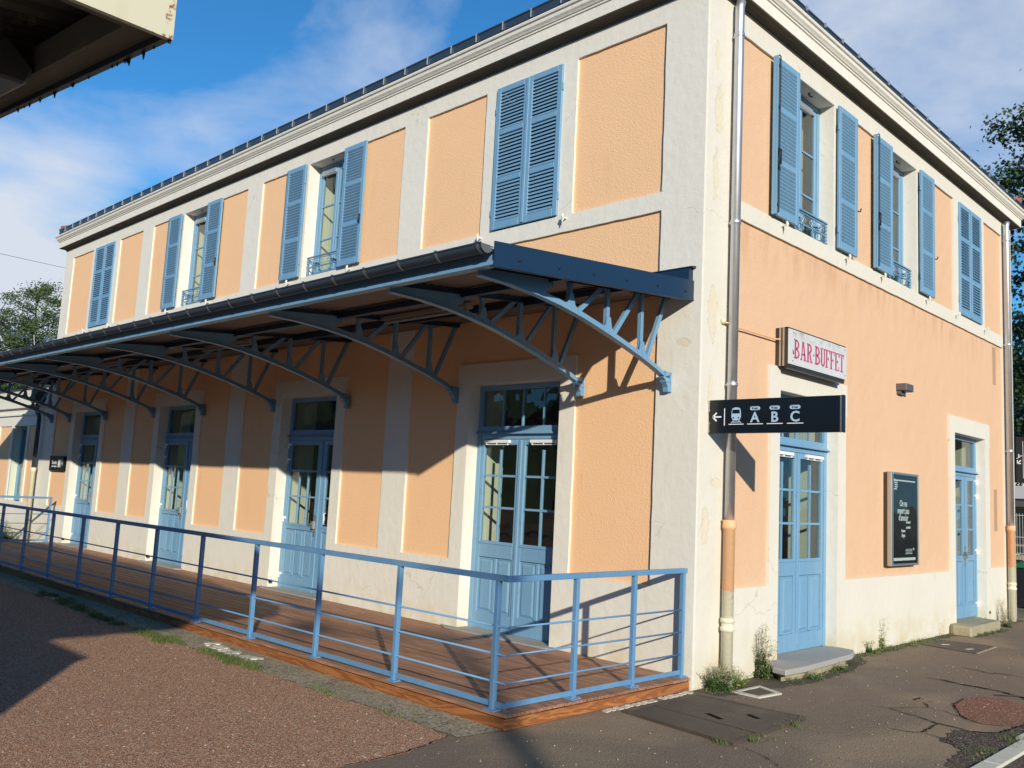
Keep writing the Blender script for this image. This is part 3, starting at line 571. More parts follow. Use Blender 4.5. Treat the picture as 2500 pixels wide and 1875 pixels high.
# --- doors
def glazing_bar(mb, u0, u1, z0, z1): mb.box(u0, u1, .205, .235, z0, z1)
def make_door(kind, c, rz, dv, hinges, top=3.12, label=None):
    """c = centre along the facade; dv = how far the joinery sits nearer the face than .18"""
    key = ('door', kind, top); loc = (0, c, 0) if rz else (c, 0, 0)
    rel = Matrix.Identity(4)
    if key not in cache:
        f = MB(); F0, F1 = .18, .25
        f.box(-.756, -.69, F0, F1, .13, top); f.box(.69, .756, F0, F1, .13, top); f.box(-.69, .69, F0, F1, top-.07, top)
        f.box(-.69, .69, F0, F1, 2.52, 2.60); f.prism([(.13, 2.502), (.18, 2.50), (.18, 2.545), (.145, 2.512)], 0, -.752, .752); f.box(-.69, .69, F0+.004, F1, 2.44, 2.502)
        L0, L1 = .192, .24
        if kind == 'A':
            leaves = [(-.688, -.003, -.632, -.068, [-.352], [(-.62, -.375), (-.325, -.08)]), (.003, .688, .072, .636, [.355], [(.08, .325), (.375, .62)])]; zg, zp = 1.19, .985
        else:
            leaves = [(-.688, .20, -.665, .092, [-.41, -.16], [(-.655, -.435), (-.385, -.165), (-.115, .105)]), (.206, .688, .335, .645, [], [(.345, .63)])]; zg, zp = 1.14, 1.04
        body = MB()
        for (a, b_, g0, g1, mu, pans) in leaves:
            body.box(a, g0, L0, L1, .33, 2.437); body.box(g1, b_, L0, L1, .33, 2.437)
            body.box(g0, g1, L0, L1, 2.37, 2.437); body.box(g0, g1, L0, L1, zp+.01, zg); body.box(g0, g1, L0+.02, L1, .33, zp+.01)
            body.box(a, b_, L0-.006, L1, .135, .335)
            body.box(g0-.02, g1+.02, L0-.008, L0, zg-.035, zg-.012)     # moulded ledge below the glass
            p0 = pans[0][0]
            for i, (q0, q1) in enumerate(pans):
                if i: body.box(pans[i-1][1]+.0, q0, L0+.002, L0+.02, .34, zp)
        xc = 0.0 if kind == 'A' else .203
        body.box(xc-.022, xc+.022, L0-.016, L0, .2, 2.43)
        for zt in (zg, ): pass
        cache[key] = (f.mesh('door_frame', 'blue_wood'), body.mesh('door', 'blue_wood'), leaves, zg, zp)
        pl = {}
    fm, bm_, leaves, zg, zp = cache[key]
    d = ob('door', bm_, bld, (loc[0], loc[1]-dv, 0) if not rz else (dv, loc[1], 0), rz, bev=.003)
    ob('door_frame', fm, d, bev=.003)
    gm = MB().box(-.69, .69, .215, .222, 2.60, top-.07).mesh('pane', 'glass') if ('tg', top) not in cache else cache[('tg', top)]
    cache[('tg', top)] = gm; ob('pane', gm, d)
    mus = (-.347, -.01, .334) if kind == 'A' else ()
    for u in mus: ob('glazing_bar', MB().box(u-.011, u+.011, .205, .235, 2.60, top-.07).mesh('glazing_bar', 'blue_wood'), d)
    for (a, b_, g0, g1, mu, pans) in leaves:
        ob('pane', MB().box(g0, g1, .216, .222, zg, 2.37).mesh('pane', 'glass'), d)
        z1_, z2_ = (1.99, 1.60) if kind == 'A' else (1.96, 1.56)
        for z in (z1_, z2_): ob('glazing_bar', MB().box(g0, g1, .205, .236, z-.013, z+.013).mesh('glazing_bar', 'blue_wood'), d)
        for u in mu: ob('glazing_bar', MB().box(u-.012, u+.012, .203, .234, zg, 2.31 if kind == 'A' else z1_).mesh('glazing_bar', 'blue_wood'), d)
        for (q0, q1) in pans: ob('panel', MB().frustum(q0+.012, q1-.012, .355, zp-.015, .212, .198, .03).box(q0, q1, .206, .2135, zp-.012, zp).mesh('panel', 'blue_wood'), d)
    if kind == 'A':
        for u in (-.60, .18): ob('air_vent', MB().box(u, u+.43, .150, .19, 2.39, 2.428).box(u+.02, u+.40, .158, .185, 2.366, 2.374).box(u+.02, u+.032, .158, .185, 2.37, 2.39).box(u+.2, u+.212, .158, .185, 2.37, 2.39).box(u+.39, u+.402, .158, .185, 2.37, 2.39).mesh('air_vent', 'white'), d, bev=.003)
    for z in hinges[1]:
        sgn = hinges[0]; a = sgn*.70
        ob('hinge', MB().box(min(a-sgn*.02, a+sgn*.07), max(a-sgn*.02, a+sgn*.07), .165, .19, z, z+.035).box(min(a+sgn*.05, a+sgn*.02), max(a+sgn*.05, a+sgn*.02), .160, .185, z-.05, z+.03).mesh('hinge', 'white'), d)
    if kind == 'B':
        hm = MB().box(.13, .165, .176, .192, .98, 1.30).tube([(.147, .165, 1.16), (.147, .125, 1.16), (.03, .125, 1.165)], .009, 6).box(.10, .15, .14, .19, 1.09, 1.2)
        ob('door_handle', hm.mesh('door_handle', 'alu'), d)
        if not rz: ob('pull_handle', MB().tube([(.40, .20, 1.17), (.41, .16, 1.18), (.44, .15, 1.25), (.41, .16, 1.33), (.40, .20, 1.34)], .010, 6).mesh('pull_handle', 'white', True), d)
    return d
HG = [2.36, 2.12, 1.20, .33]
make_door('A', DC[0], 0, 0, (-1, [])); 
for c in DC[1:]: make_door('B', c, 0, 0, (-1, HG))
make_door('A', ED[0]-.0, E, .03, (1, []), 3.10); make_door('B', ED[1], E, .03, (1, HG), 3.10)
for c in DC[1:3]: pass
# door stones
for i, (c, w0, w1) in enumerate([(DC[0], -1.02, .92), (DC[1], -.95, .85), (DC[2], -.95, .85), (DC[3], -.95, .85)]):
    ob('threshold', MB().prism([(c+w0, -.03), (c+w0+.18, -.125), (c+w1-.1, -.13), (c+w1, -.01), (c+.75, .20), (c-.75, .20)], 2, .119, .134).mesh('threshold', 'stone'), bld, bev=.003)
# --- windows
def make_window(c, rz, open_, dark=False):
    if 'wf' not in cache:
        f = MB(); z0, z1 = 5.075, Z1
        f.box(-.525, -.465, .20, .27, z0, z1); f.box(.465, .525, .20, .27, z0, z1); f.box(-.465, .465, .20, .27, z1-.06, z1); f.box(-.525, .525, .17, .27, z0-.04, z0+.05)
        for s_ in (-1, 1):
            a, b_ = sorted((s_*.462, s_*.005)); a2, b2 = sorted((s_*.405, s_*.06))
            f.box(a, a2, .212, .255, z0+.05, z1-.06); f.box(b2, b_, .212, .255, z0+.05, z1-.06); f.box(a2, b2, .212, .255, z0+.05, z0+.12); f.box(a2, b2, .212, .255, z1-.13, z1-.06)
        f.box(-.022, .022, .195, .215, z0+.05, z1-.06)
        cache['wf'] = f.mesh('window', 'blue_wood')
        cache['wp'] = MB().box(.06, .405, .232, .238, z0+.12, z1-.13).mesh('pane', 'glass')
        cache['wb'] = MB().box(.06, .405, .222, .248, -.012, .012).mesh('glazing_bar', 'blue_wood')
        cache['wv'] = MB().box(-.40, -.02, .165, .21, 6.80, 6.865).box(-.38, -.04, .17, .205, 6.785, 6.80).mesh('air_vent', 'clip')
    w = ob('window', cache['wf'], bld, (0, c, 0) if rz else (c, 0, 0), rz, bev=.003)
    for dx in (0, -.465): ob('pane', cache['wp'], w, (dx, 0, 0)); ob('glazing_bar', cache['wb'], w, (dx, 0, 6.26)); ob('glazing_bar', cache['wb'], w, (dx, 0, 5.70))
    if open_: ob('air_vent', cache['wv'], w, (0 if not rz else .28, 0, -.02)); ob('shutter_catch', MB().tube([(0, .1, 6.952), (.0, .09, 6.92), (.05, .07, 6.915)], .012, 6).mesh('shutter_catch', 'dark'), w)
    return w
# shutters: leaf mesh hinged at x = 0, running to +x, front face at y = 0
LW, LH, LZ = .555, 1.885, 5.065
def leaf_mesh():
    if 'leaf' in cache: return
    f = MB(); f.box(0, .07, 0, .034, 0, LH); f.box(LW-.07, LW, 0, .034, 0, LH)
    for (a, b_) in ((0, .10), (.605, .675), (1.245, 1.315), (1.81, LH)): f.box(.07, LW-.07, 0, .034, a, b_)
    cache['leaf'] = f.mesh('shutter', 'blue_wood')
    cache['slat'] = MB().add([(.07, .003, -.019), (LW-.07, .003, -.019), (LW-.07, .031, .018), (.07, .031, .018), (.07, .003, -.010), (LW-.07, .003, -.010), (LW-.07, .031, .027), (.07, .031, .027)],
        [(0, 1, 2, 3), (7, 6, 5, 4), (0, 4, 5, 1), (2, 6, 7, 3), (0, 3, 7, 4), (1, 5, 6, 2)]).mesh('slat', 'blue_wood')
    a = MB()
    for z in slats(): a.add([(x_, y_, z_+z) for x_, y_, z_ in [tuple(v.co) for v in cache['slat'].vertices]], [tuple(p.vertices) for p in cache['slat'].polygons])
    cache['slats'] = a.mesh('slat', 'blue_wood')
    cache['sh_hinge'] = MB().tube([(0, 0, -.045), (0, 0, .045)], .013, 8).box(0, .05, -.004, .004, -.012, .012).mesh('hinge', 'blue')
def slats():
    o_ = []
    for (a, b_, n) in ((.10, .605, 11), (.675, 1.245, 12), (1.315, 1.81, 11)):
        for i in range(n): o_.append(a+(b_-a)*(i+.5)/n)
    return o_
def shutter(u, v, rz, back, near, hinge_left):
    """leaf covering u..u+LW along the facade; back = opened against the wall, inner side out"""
    leaf_mesh(); y = -v
    if back: lp_ = (u+LW, y+.034); ang = math.pi
    else: lp_ = (u, y); ang = 0
    loc = (-lp_[1], lp_[0], LZ) if rz else (lp_[0], lp_[1], LZ)
    s_ = ob('shutter', cache['leaf'], bld, loc, rz+ang, bev=.003)
    if near:
        for z in slats(): ob('slat', cache['slat'], s_, (0, 0, z))
    else: ob('slat', cache['slats'], s_, kind='stuff')
    hl = hinge_left != back
    for z in (.24, 1.60): ob('hinge', cache['sh_hinge'], s_, (-.006 if hl else LW+.006, .022 if back else .012, z), 0 if hl else math.pi)
    return s_
def rod(s_, side):
    y = -.016 if not side else .05
    x = LW-.035
    mb = MB().tube([(x, y, .03), (x, y, LH-.01)], .008, 6).tube([(x, y, LH-.01), (x-.0, y-.0, LH+.005), (x+.04, y, LH+.01)], .007, 6)
    for z in (.12, .66, 1.28, 1.78): mb.box(x-.018, x+.018, min(y, .017), max(y, .017), z-.012, z+.012)
    mb.box(x-.03, x+.03, y-.015, y+.015, .60, .78).tube([(x, y-.02 if not side else y+.02, .74), (x+.03, y, .62), (x-.01, y, .52)], .014, 6)
    ob('espagnolette_bolt', mb.mesh('espagnolette_bolt', 'dark'), s_)
def stop(u, rz, v=.05):
    mb = MB().tube([(0, .05, 0), (0, -.035, .004)], .010, 6).tube([(-.0, -.04, -.03), (0, -.055, .01), (0, -.045, .045)], [.010, .018, .012], 6).tube([(0, -.04, -.0), (0, -.05, -.055)], [.011, .006], 6)
    ob('shutter_stop', mb.mesh('shutter_stop', 'cream'), bld, (v-.03, u, 5.0) if rz else (u, -(v-.03), 5.0), rz)
def balconet(c, rz):
    if 'bal' not in cache:
        g = MB(); y = .095
        g.box(-.52, .52, y-.016, y+.016, 5.385, 5.402).box(-.52, .52, y-.008, y+.008, 5.355, 5.365).box(-.52, .52, y-.01, y+.01, 5.215, 5.230).box(-.52, .52, y-.008, y+.008, 5.10, 5.112)
        cache['bal'] = g.mesh('balconet', 'blue')
        s_ = MB()   # one cast scroll motif
        def arc(cx, cz, r, a0, a1, rr=.006): s_.tube([(cx+r*math.cos(R(a0+(a1-a0)*k/7)), y, cz+r*math.sin(R(a0+(a1-a0)*k/7))) for k in range(8)], rr, 4)
        arc(-.035, 5.292, .032, -60, 230); arc(.035, 5.292, .032, -50, 240); arc(0, 5.32, .022, 0, 360, .007); arc(0, 5.262, .02, 0, 360, .007)
        s_.tube([(0, y, 5.235), (0, y, 5.215), (0, y, 5.19), (0, y, 5.165), (0, y, 5.15)], [.006, .012, .005, .013, .004], 5)
        cache['scr'] = s_.mesh('scroll', 'blue')
        e_ = MB()
        for z in (5.13, 5.17, 5.21, 5.25, 5.30, 5.34): e_.tube([(0, y, z-.02), (0, y, z), (0, y, z+.02)], [.010, .026, .010], 6)
        cache['balend'] = e_.mesh('scroll_end', 'blue')
    b_ = ob('balconet', cache['bal'], bld, (0, c, 0) if rz else (c, 0, 0), rz)
    for u in (-.36, -.12, .12, .36): ob('scroll', cache['scr'], b_, (u, 0, 0))
    for u in (-.49, .49): ob('scroll_end', cache['balend'], b_, (u, 0, 0))
# closed pairs
for (c, rz, near) in ((WC[0], 0, True), (WC[3], 0, False), (EW[2], E, False)):
    make_window(c, rz, False)
    shutter(c-.558, .030, rz, False, near, True); shutter(c+.003, .030, rz, False, near, False)
    ob('shutter_cover_strip', MB().box(-.022, .022, -.012, 0, 0, LH-.03).mesh('shutter_cover_strip', 'blue_wood'), bld, ((.031, c, LZ+.01) if rz else (c, -.031, LZ+.01)), rz, bev=.003)
    for u in (c-.74, c+.70): stop(u, rz)
# open pairs
for (c, rz, near) in ((WC[1], 0, True), (WC[2], 0, False), (EW[0], E, True), (EW[1], E, True)):
    make_window(c, rz, True); balconet(c, rz)
    s1 = shutter(c-.545-LW, .062, rz, True, near, False); s2 = shutter(c+.545, .062, rz, True, near, True)
    if rz:
        rod(s1, True)
        ob('meeting_strip', MB().box(LW-.03, LW+.035, -.004, .034, .0, LH).box(LW+.003, LW+.03, .036, .048, 0, LH).mesh('meeting_strip', 'blue_wood'), s1)
        ob('hook', MB().tube([(0, .034, .62), (-.03, .054, .62), (-.035, .064, .66)], .009, 6).mesh('hook', 'dark'), s2)
    else:
        ob('hook', MB().box(.025, .045, .034, .054, .60, .74).tube([(.035, .054, .7), (.035, .069, .64)], .01, 6).mesh('hook', 'dark'), s2)
        ob('bolt_rod', MB().tube([(LW+.006, .03, .02), (LW+.006, .03, LH-.02)], .007, 5).mesh('bolt_rod', 'dark'), s1)
    for u in (c-.545-.30, c+.545+.30): stop(u, rz)
# --- drainpipes
def pipe(y, name_extra, low, coll, split=1.63):
    p = ob('drainpipe', MB().tube([(.085, y, split-.06), (.085, y, 7.12), (.10, y, 7.2)], .050, 16).mesh('drainpipe', 'galv', True), bld)
    for z in coll: ob('pipe_collar', MB().tube([(.085, y, z-.022), (.085, y, z-.018), (.085, y, z+.018), (.085, y, z+.022)], [.052, .057, .057, .052], 16).box(.0, .05, y-.012, y+.012, z-.008, z+.008).mesh('pipe_collar', 'galv', True), p)
    lowp = MB().tube([(.085, y, -.02), (.085, y, split-.09), (.085, y, split-.085), (.085, y, split-.04), (.085, y, split-.035), (.085, y, split)], [.058, .058, .070, .070, .066, .074], 16)
    ob('lower_pipe', lowp.mesh('lower_pipe', low, True), p)
    ob('pipe_socket', MB().tube([(.085, y, .535), (.085, y, .54), (.085, y, .575), (.085, y, .58), (.085, y, .62), (.085, y, .625), (.085, y, .66), (.085, y, .665)], [.060, .072, .072, .062, .062, .071, .071, .060], 16).mesh('pipe_socket', low, True), p)
pipe(.487, '', 'pipe_lower', (3.01, 4.73, 6.81)); pipe(10.03, '', 'pipe_lower', (2.97, 4.9, 6.85), 1.65)
# vents at the foot of the walls
vm = MB().tube([(0, -.012, 0), (0, .03, 0)], .024, 10).mesh('vent_pipe', 'dark')
for x in (-16.64, -12.17, -7.70): ob('vent_pipe', vm, bld, (x, 0, .228))
ob('vent_pipe', vm, bld, (0, 9.05, .2), E)
# junction box and cable to the bar sign
ob('cable', MB().tube([(.012, .40, 3.655), (.02, .55, 3.645), (.012, .9, 3.65), (.012, 1.5, 3.655), (.05, 1.66, 3.67)], .009, 6).mesh('cable', 'pipe_lower'), bld)
ob('bell', MB().tube([(.0, .40, 3.665), (.02, .40, 3.665), (.03, .40, 3.665), (.045, .40, 3.665)], [.03, .032, .028, .012], 12).tube([(.03, .41, 3.655), (.05, .45, 3.65)], .008, 6).mesh('bell', 'pipe_cream', True), bld)

# ------------------------------------------------------------------ low annex at the far left
anx = thing('annex_building', 'low orange and cream annex with one tall blue window beyond the deck', 'building', (0, 0, 0))
AX0, AX1 = -26.0, XL
def abox(n, m, *b_, **k): return ob(n, MB().box(*b_).mesh(n, m), anx, **k)
abox('plinth', 'cream', AX0, AX1-.002, .0, .036, 0, .93)
for (a, b_) in ((-18.90, AX1-.002), (-19.87, -19.73), (-21.10, -20.98), (-22.5, -22.1)): abox('pilaster', 'cream', a, b_, .0, .036, .93, 2.855)
abox('frieze', 'cream', AX0, AX1-.002, 0, .036, 2.855, 3.12); abox('cornice', 'cream', AX0, AX1-.002, -.05, .036, 3.12, 3.16); abox('frieze', 'cream', AX0, AX1-.002, 0, .036, 3.16, 3.31)
abox('cornice', 'cream', AX0, AX1-.002, -.09, .036, 3.31, 3.37); abox('parapet', 'roof_rail', AX0, AX1-.002, .10, .3, 3.37, 3.82); abox('coping', 'zinc', AX0, AX1-.002, .06, .34, 3.82, 3.85)
for (a, b_) in ((-19.73, -18.90), (-22.1, -21.10), (-26, -22.5)): abox('render_panel', 'orange', a-.01, b_+.01, .03, .05, .92, 2.865)
abox('wall_core', 'inner', -19.87, AX1-.01, .05, .5, 0, 3.3); abox('wall_core', 'inner', AX0, -20.98, .05, .5, 0, 3.3); abox('wall_core', 'inner', -20.98, -19.87, .05, .5, 2.855, 3.3)
abox('rear_wall', 'room', AX0, AX1-.01, 4, 4.1, 0, 3.3); abox('flat_roof', 'zinc', AX0, AX1-.01, .3, 4, 3.3, 3.36)
wnd = ob('window', MB().box(-20.98, -20.90, .2, .26, .93, 2.855).box(-19.95, -19.87, .2, .26, .93, 2.855).box(-20.9, -19.95, .2, .26, 2.78, 2.855).box(-20.9, -19.95, .2, .26, .93, 1.10).box(-20.46, -20.39, .2, .26, 1.10, 2.78).box(-20.9, -20.46, .21, .25, 1.95, 1.97).box(-20.39, -19.95, .21, .25, 1.95, 1.97).mesh('window', 'blue_wood'), anx)
ob('pane', MB().box(-20.9, -19.95, .23, .236, 1.10, 2.78).mesh('pane', 'glass'), wnd)
ap = ob('drainpipe', MB().tube([(-18.70, -.12, 1.74), (-18.70, -.12, 2.95), (-18.72, -.12, 3.05), (-18.85, -.14, 3.18), (-18.87, -.14, 3.40)], .05, 12).mesh('drainpipe', 'zinc', True), anx)
ob('lower_pipe', MB().tube([(-18.70, -.12, 0), (-18.70, -.12, 1.70), (-18.70, -.12, 1.71), (-18.70, -.12, 1.80)], [.055, .055, .066, .066], 12).mesh('lower_pipe', 'pipe_cream', True), ap)
ob('rain_hopper', MB().prism([(-18.98, 3.72), (-18.66, 3.72), (-18.66, 3.48), (-18.78, 3.38), (-18.92, 3.38), (-18.98, 3.48)], 1, -.28, -.02).mesh('rain_hopper', 'zinc'), ap)

# ------------------------------------------------------------------ platform canopy on the long facade
can = thing('platform_canopy', 'dark blue bracketed canopy with a round zinc gutter over the station doors', 'canopy')
CX0, CX1 = -18.30, -.09
def rz_(y): return 3.985+y*.098      # underside plane: 3.985 at the wall, 3.705 at the edge
us = MB(); k = 60; y0_ = -2.80
pts = [(y0_+(-y0_)*i/k, rz_(y0_+(-y0_)*i/k)-.062+(.008 if i % 2 else -.003)) for i in range(k+1)]
us.add([(CX0, y, z) for y, z in pts]+[(CX1-.01, y, z) for y, z in pts], [(i, i+1, k+2+i, k+1+i) for i in range(k)])
ob('soffit_sheet', us.mesh('soffit_sheet', 'canopy_under'), can)
CXr = CX1-.03
rb = MB().add([(CX0, -2.86, rz_(-2.86)-.035), (CXr, -2.86, rz_(-2.86)-.035), (CXr, -.0, rz_(0)-.035), (CX0, 0, rz_(0)-.035), (CX0, -2.86, rz_(-2.86)-.02), (CXr, -2.86, rz_(-2.86)-.02), (CXr, 0, rz_(0)-.02), (CX0, 0, rz_(0)-.02)],
                [(0, 1, 2, 3), (7, 6, 5, 4), (0, 4, 5, 1), (1, 5, 6, 2), (2, 6, 7, 3), (3, 7, 4, 0)])
ob('roof_sheet', rb.mesh('roof_sheet', 'zinc'), can)
rib = MB().add([(-.035, -2.90, rz_(-2.9)-.022), (.035, -2.90, rz_(-2.9)-.022), (.012, -2.90, rz_(-2.9)+.022), (-.012, -2.90, rz_(-2.9)+.022), (-.035, 0, rz_(0)-.022), (.035, 0, rz_(0)-.022), (.012, 0, rz_(0)+.022), (-.012, 0, rz_(0)+.022)],
                 [(0, 1, 2, 3), (7, 6, 5, 4), (0, 3, 7, 4), (1, 5, 6, 2), (3, 2, 6, 7), (0, 4, 5, 1)]).mesh('roof_rib', 'zinc')
x = CX1-.25
while x > CX0: ob('roof_rib', rib, can, (x, 0, 0)); x -= .333
# navy end flashing with screws, wall flashing
ob('end_fascia', MB().add([(CX1, -2.83, 3.563), (CX1, -.0, 3.827), (CX1, -.0, 4.025), (CX1, -2.83, 3.757), (CX1-.012, -2.83, 3.563), (CX1-.012, 0, 3.827), (CX1-.012, 0, 4.025), (CX1-.012, -2.83, 3.757)],
   [(0, 1, 2, 3), (7, 6, 5, 4), (0, 4, 5, 1), (3, 2, 6, 7), (0, 3, 7, 4), (1, 5, 6, 2)]).prism([(-2.83, 3.553), (0, 3.817), (0, 3.827), (-2.83, 3.563)], 0, CX1-.05, CX1+.006).mesh('end_fascia', 'navy'), can)
for (y, z) in ((-2.547, 3.66), (-2.064, 3.705), (-1.595, 3.75), (-1.113, 3.795), (-.627, 3.845), (-.142, 3.89)):
    ob('screw', MB().tube([(CX1, y, z), (CX1+.008, y, z), (CX1+.012, y, z)], [.012, .012, .004], 8).mesh('screw', 'dark'), can)
ob('end_fascia', MB().prism([(-2.83, 3.563), (0, 3.827), (0, 4.0), (-2.83, 3.74)], 0, CX0, CX0+.012).mesh('end_fascia', 'navy'), can)
ob('wall_flashing', MB().box(CX0, CX1-.015, -.075, .0, 4.0, 4.15).prism([(-.085, 4.15), (0, 4.15), (0, 4.175), (-.085, 4.16)], 0, CX0, CX1+.02).mesh('wall_flashing', 'navy'), can)
# front beam (blue), gutter (zinc) with brackets
ob('front_beam', MB().box(CX0, CX1-.013, -2.80, -2.74, 3.60, 3.69).box(CX0, CX1-.013, -2.83, -2.74, 3.570, 3.60).box(CX0, CX1-.013, -2.86, -2.80, 3.69, 3.70).mesh('front_beam', 'blue'), can)
gp = []; n = 12
for i in range(n+1):
    a = math.pi+math.pi*i/n; gp.append((-2.900+.066*math.cos(a), 3.712+.066*math.sin(a)))
gp2 = [(y*1.0+(.004 if y < -2.900 else -.004), z+.004) for y, z in gp][::-1]
ob('gutter', MB().prism(gp+gp2, 0, CX0, CX1-.02).tube([(CX0, -2.966, 3.715), (CX1-.02, -2.966, 3.715)], .009, 6).mesh('gutter', 'zinc'), can)
ob('gutter_end', MB().prism(gp, 0, CX1-.03, CX1-.018).mesh('gutter_end', 'clipd'), can)
gb = MB()
bp_ = [(0, -2.900+.069*math.cos(math.pi+math.pi*i/10), 3.712+.069*math.sin(math.pi+math.pi*i/10)) for i in range(11)]
for i in range(10): gb.bar(bp_[i], bp_[i+1], .004, .022, (1, 0, 0))
gb.bar((0, -2.969, 3.712), (0, -2.969, 3.732), .016, .008, (0, 1, 0)); gb.box(-.009, .009, -2.98, -2.83, 3.722, 3.729)
gbm = gb.mesh('gutter_bracket', 'clipd'); x = -.152
while x > CX0: ob('gutter_bracket', gbm, can, (x, 0, 0)); x -= .4918
for y in (-1.86, -.95):
    ob('purlin', MB().box(CX0, CX1-.02, y-.035, y+.035, rz_(y)-.150, rz_(y)-.080).mesh('purlin', 'navy'), can)  # navy on blue purlins: canopy shade put into the colour
# brackets
ARC = [(-2.74, 3.552), (-2.4, 3.548), (-2.05, 3.524), (-1.75, 3.488), (-1.45, 3.436), (-1.15, 3.368), (-.85, 3.292), (-.55, 3.208), (-.3, 3.128), (-.10, 3.055)]
def arcz(y):
    for (a, b_), (c, d) in zip(ARC, ARC[1:]):
        if a <= y <= c: return b_+(d-b_)*(y-a)/(c-a)
    return ARC[-1][1]
am = MB()
wb_ = [(y, z) for y, z in ARC]; lo_ = [(y, z-.012) for y, z in ARC]; hi_ = [(y, z+.045) for y, z in ARC]
am.prism(lo_+hi_[::-1], 0, -.008, .008); am.prism([(y, z-.020) for y, z in ARC]+lo_[::-1], 0, -.035, .035)
am.prism([(-.10, 3.10), (-.03, 3.09), (-.03, 3.03), (-.10, 3.035)], 0, -.035, .035)
me_arc = am.mesh('arched_chord', 'blue')
tm = MB().prism([(-2.74, 3.60), (-.02, rz_(-.02)-.12), (-.02, rz_(-.02)-.078), (-2.74, 3.64)], 0, -.008, .008).prism([(-2.74, rz_(-2.74)-.078), (-.02, rz_(-.02)-.078), (-.02, rz_(-.02)-.071), (-2.74, rz_(-2.74)-.071)], 0, -.03, .03)
me_top = tm.mesh('top_chord', 'navy')  # navy here stands for blue paint in the canopy's shade
gsl = []
tipg = MB().prism([(-2.74, 3.56), (-1.98, 3.55), (-1.86, 3.60), (-1.80, 3.68), (-1.80, 3.72), (-2.74, 3.63)], 0, -.007, .007)
def gusset(y):
    z = arcz(y)+.03; gsl.append(MB().prism([(y-.12, arcz(y-.12)+.03), (y-.045, z+.045), (y-.027, z+.13), (y+.027, z+.13), (y+.05, z+.03), (y+.14, arcz(y+.14)+.03)], 0, -.006, .006).mesh('gusset_plate', 'blue'))
for y in (-1.57, -1.02, -.475): gusset(y)
gsl.append(tipg.mesh('tip_plate', 'blue'))
def strut(y0, z0, y1, z1): return MB().bar((-.012, y0, z0), (-.012, y1, z1), .046, .008, (1, 0, 0)).bar((-.03, y0-.02, z0), (-.03, y1-.02, z1), .006, .034, (1, 0, 0)).mesh('strut', 'blue')
me_st = [strut(y, arcz(y)+.03, y, rz_(y)-.10) for y in (-1.57, -1.02, -.475)]+[strut(-1.46, arcz(-1.46)+.03, -1.10, rz_(-1.1)-.10), strut(-.92, arcz(-.92)+.03, -.54, rz_(-.54)-.10), strut(-.37, arcz(-.37)+.03, -.06, rz_(-.06)-.10)]
ft = MB().prism([(-.145, 3.035), (-.01, 3.075), (.0, 3.075), (.0, 2.89), (-.05, 2.89), (-.055, 2.94), (-.075, 2.965), (-.095, 2.985), (-.10, 3.005)], 0, -.035, .035).prism([(-.105, 3.0), (.0, 3.012), (.0, 2.992), (-.10, 2.985)], 0, -.042, .042).box(-.045, .045, -.012, 0, 2.885, 3.09)
me_ft = ft.mesh('wall_shoe', 'blue')
rvm = MB()
for (y, dz) in [(-1.70, .01), (-1.57, .02), (-1.48, .02), (-1.15, .01), (-1.02, .02), (-.93, .02), (-.60, .01), (-.475, .02), (-.40, .02), (-.15, .01)]:
    z = arcz(y)+dz; rvm.tube([(.008, y, z), (.014, y, z)], [.009, .005], 6)
for y in (-1.57, -1.02, -.475): rvm.tube([(.006, y, arcz(y)+.12), (.012, y, arcz(y)+.12)], [.009, .005], 6)
me_rv = rvm.mesh('rivets', 'blue')
BR = [-.365, -1.517, -3.593, -5.954, -7.994, -10.42, -12.46, -14.87, -16.95, -18.12]
for x in BR:
    b_ = ob('bracket', me_arc, can, (x, 0, 0)); ob('top_chord', me_top, b_); [ob(g_.name.split('.')[0], g_, b_) for g_ in gsl]; ob('wall_shoe', me_ft, b_, bev=.004)
    for s_ in me_st: ob('strut', s_, b_)
    if x > -4: ob('rivets', me_rv, b_, kind='stuff')
tl = MB().box(-.75, .75, -.05, .05, .0, .04).tube([(-.72, 0, -.022), (.72, 0, -.022)], .019, 8).mesh('tube_lamp', 'lampgrey')
for i, x in enumerate((-2.82, -7.36, -11.85, -16.4)):
    ob('tube_lamp', tl, can, (x, -1.25, rz_(-1.25)-.13))

# ------------------------------------------------------------------ wooden deck
DX0, DX1, DY = -17.15, -.016, -2.535
deck = thing('wooden_deck', 'long low deck of reddish brown planks in front of the station doors', 'deck')
NB = 18; bw = (0-DY)/NB
pm = {}
def plank_mesh(Ln):
    Ln = round(Ln, 2)
    if Ln not in pm: pm[Ln] = MB().box(-Ln/2+.002, Ln/2-.002, -bw/2+.0055, bw/2-.0055, 0, .024).mesh('plank', 'deck')
    return pm[Ln]
for j in range(NB):
    y = DY+bw*(j+.5); x = DX1+rnd.choice([0, .004, -.004]); first = [2.4, 3.6, 1.2, 3.0][j % 4]
    while x > DX0+.3:
        ln = min(first, x-DX0); first = 3.6
        if x-ln-DX0 < .3: ln = x-DX0
        p_ = ob('plank', plank_mesh(ln), deck, (x-ln/2, y, .0955+rnd.uniform(-.0006, .0006)), bev=.0015); x -= ln
x = DX1-.018; lens = [2.36, 3.25, 2.9, 3.3, 3.1, 3.0]
for k, ln in enumerate(lens):
    a = max(x-ln, DX0)
    ob('fascia_board', MB().box(-(x-a)/2+.001, (x-a)/2-.001, -.011, .011, 0, .082).mesh('fascia_board', 'fascia'), deck, ((x+a)/2, DY+.020, .005), bev=.002); x = a
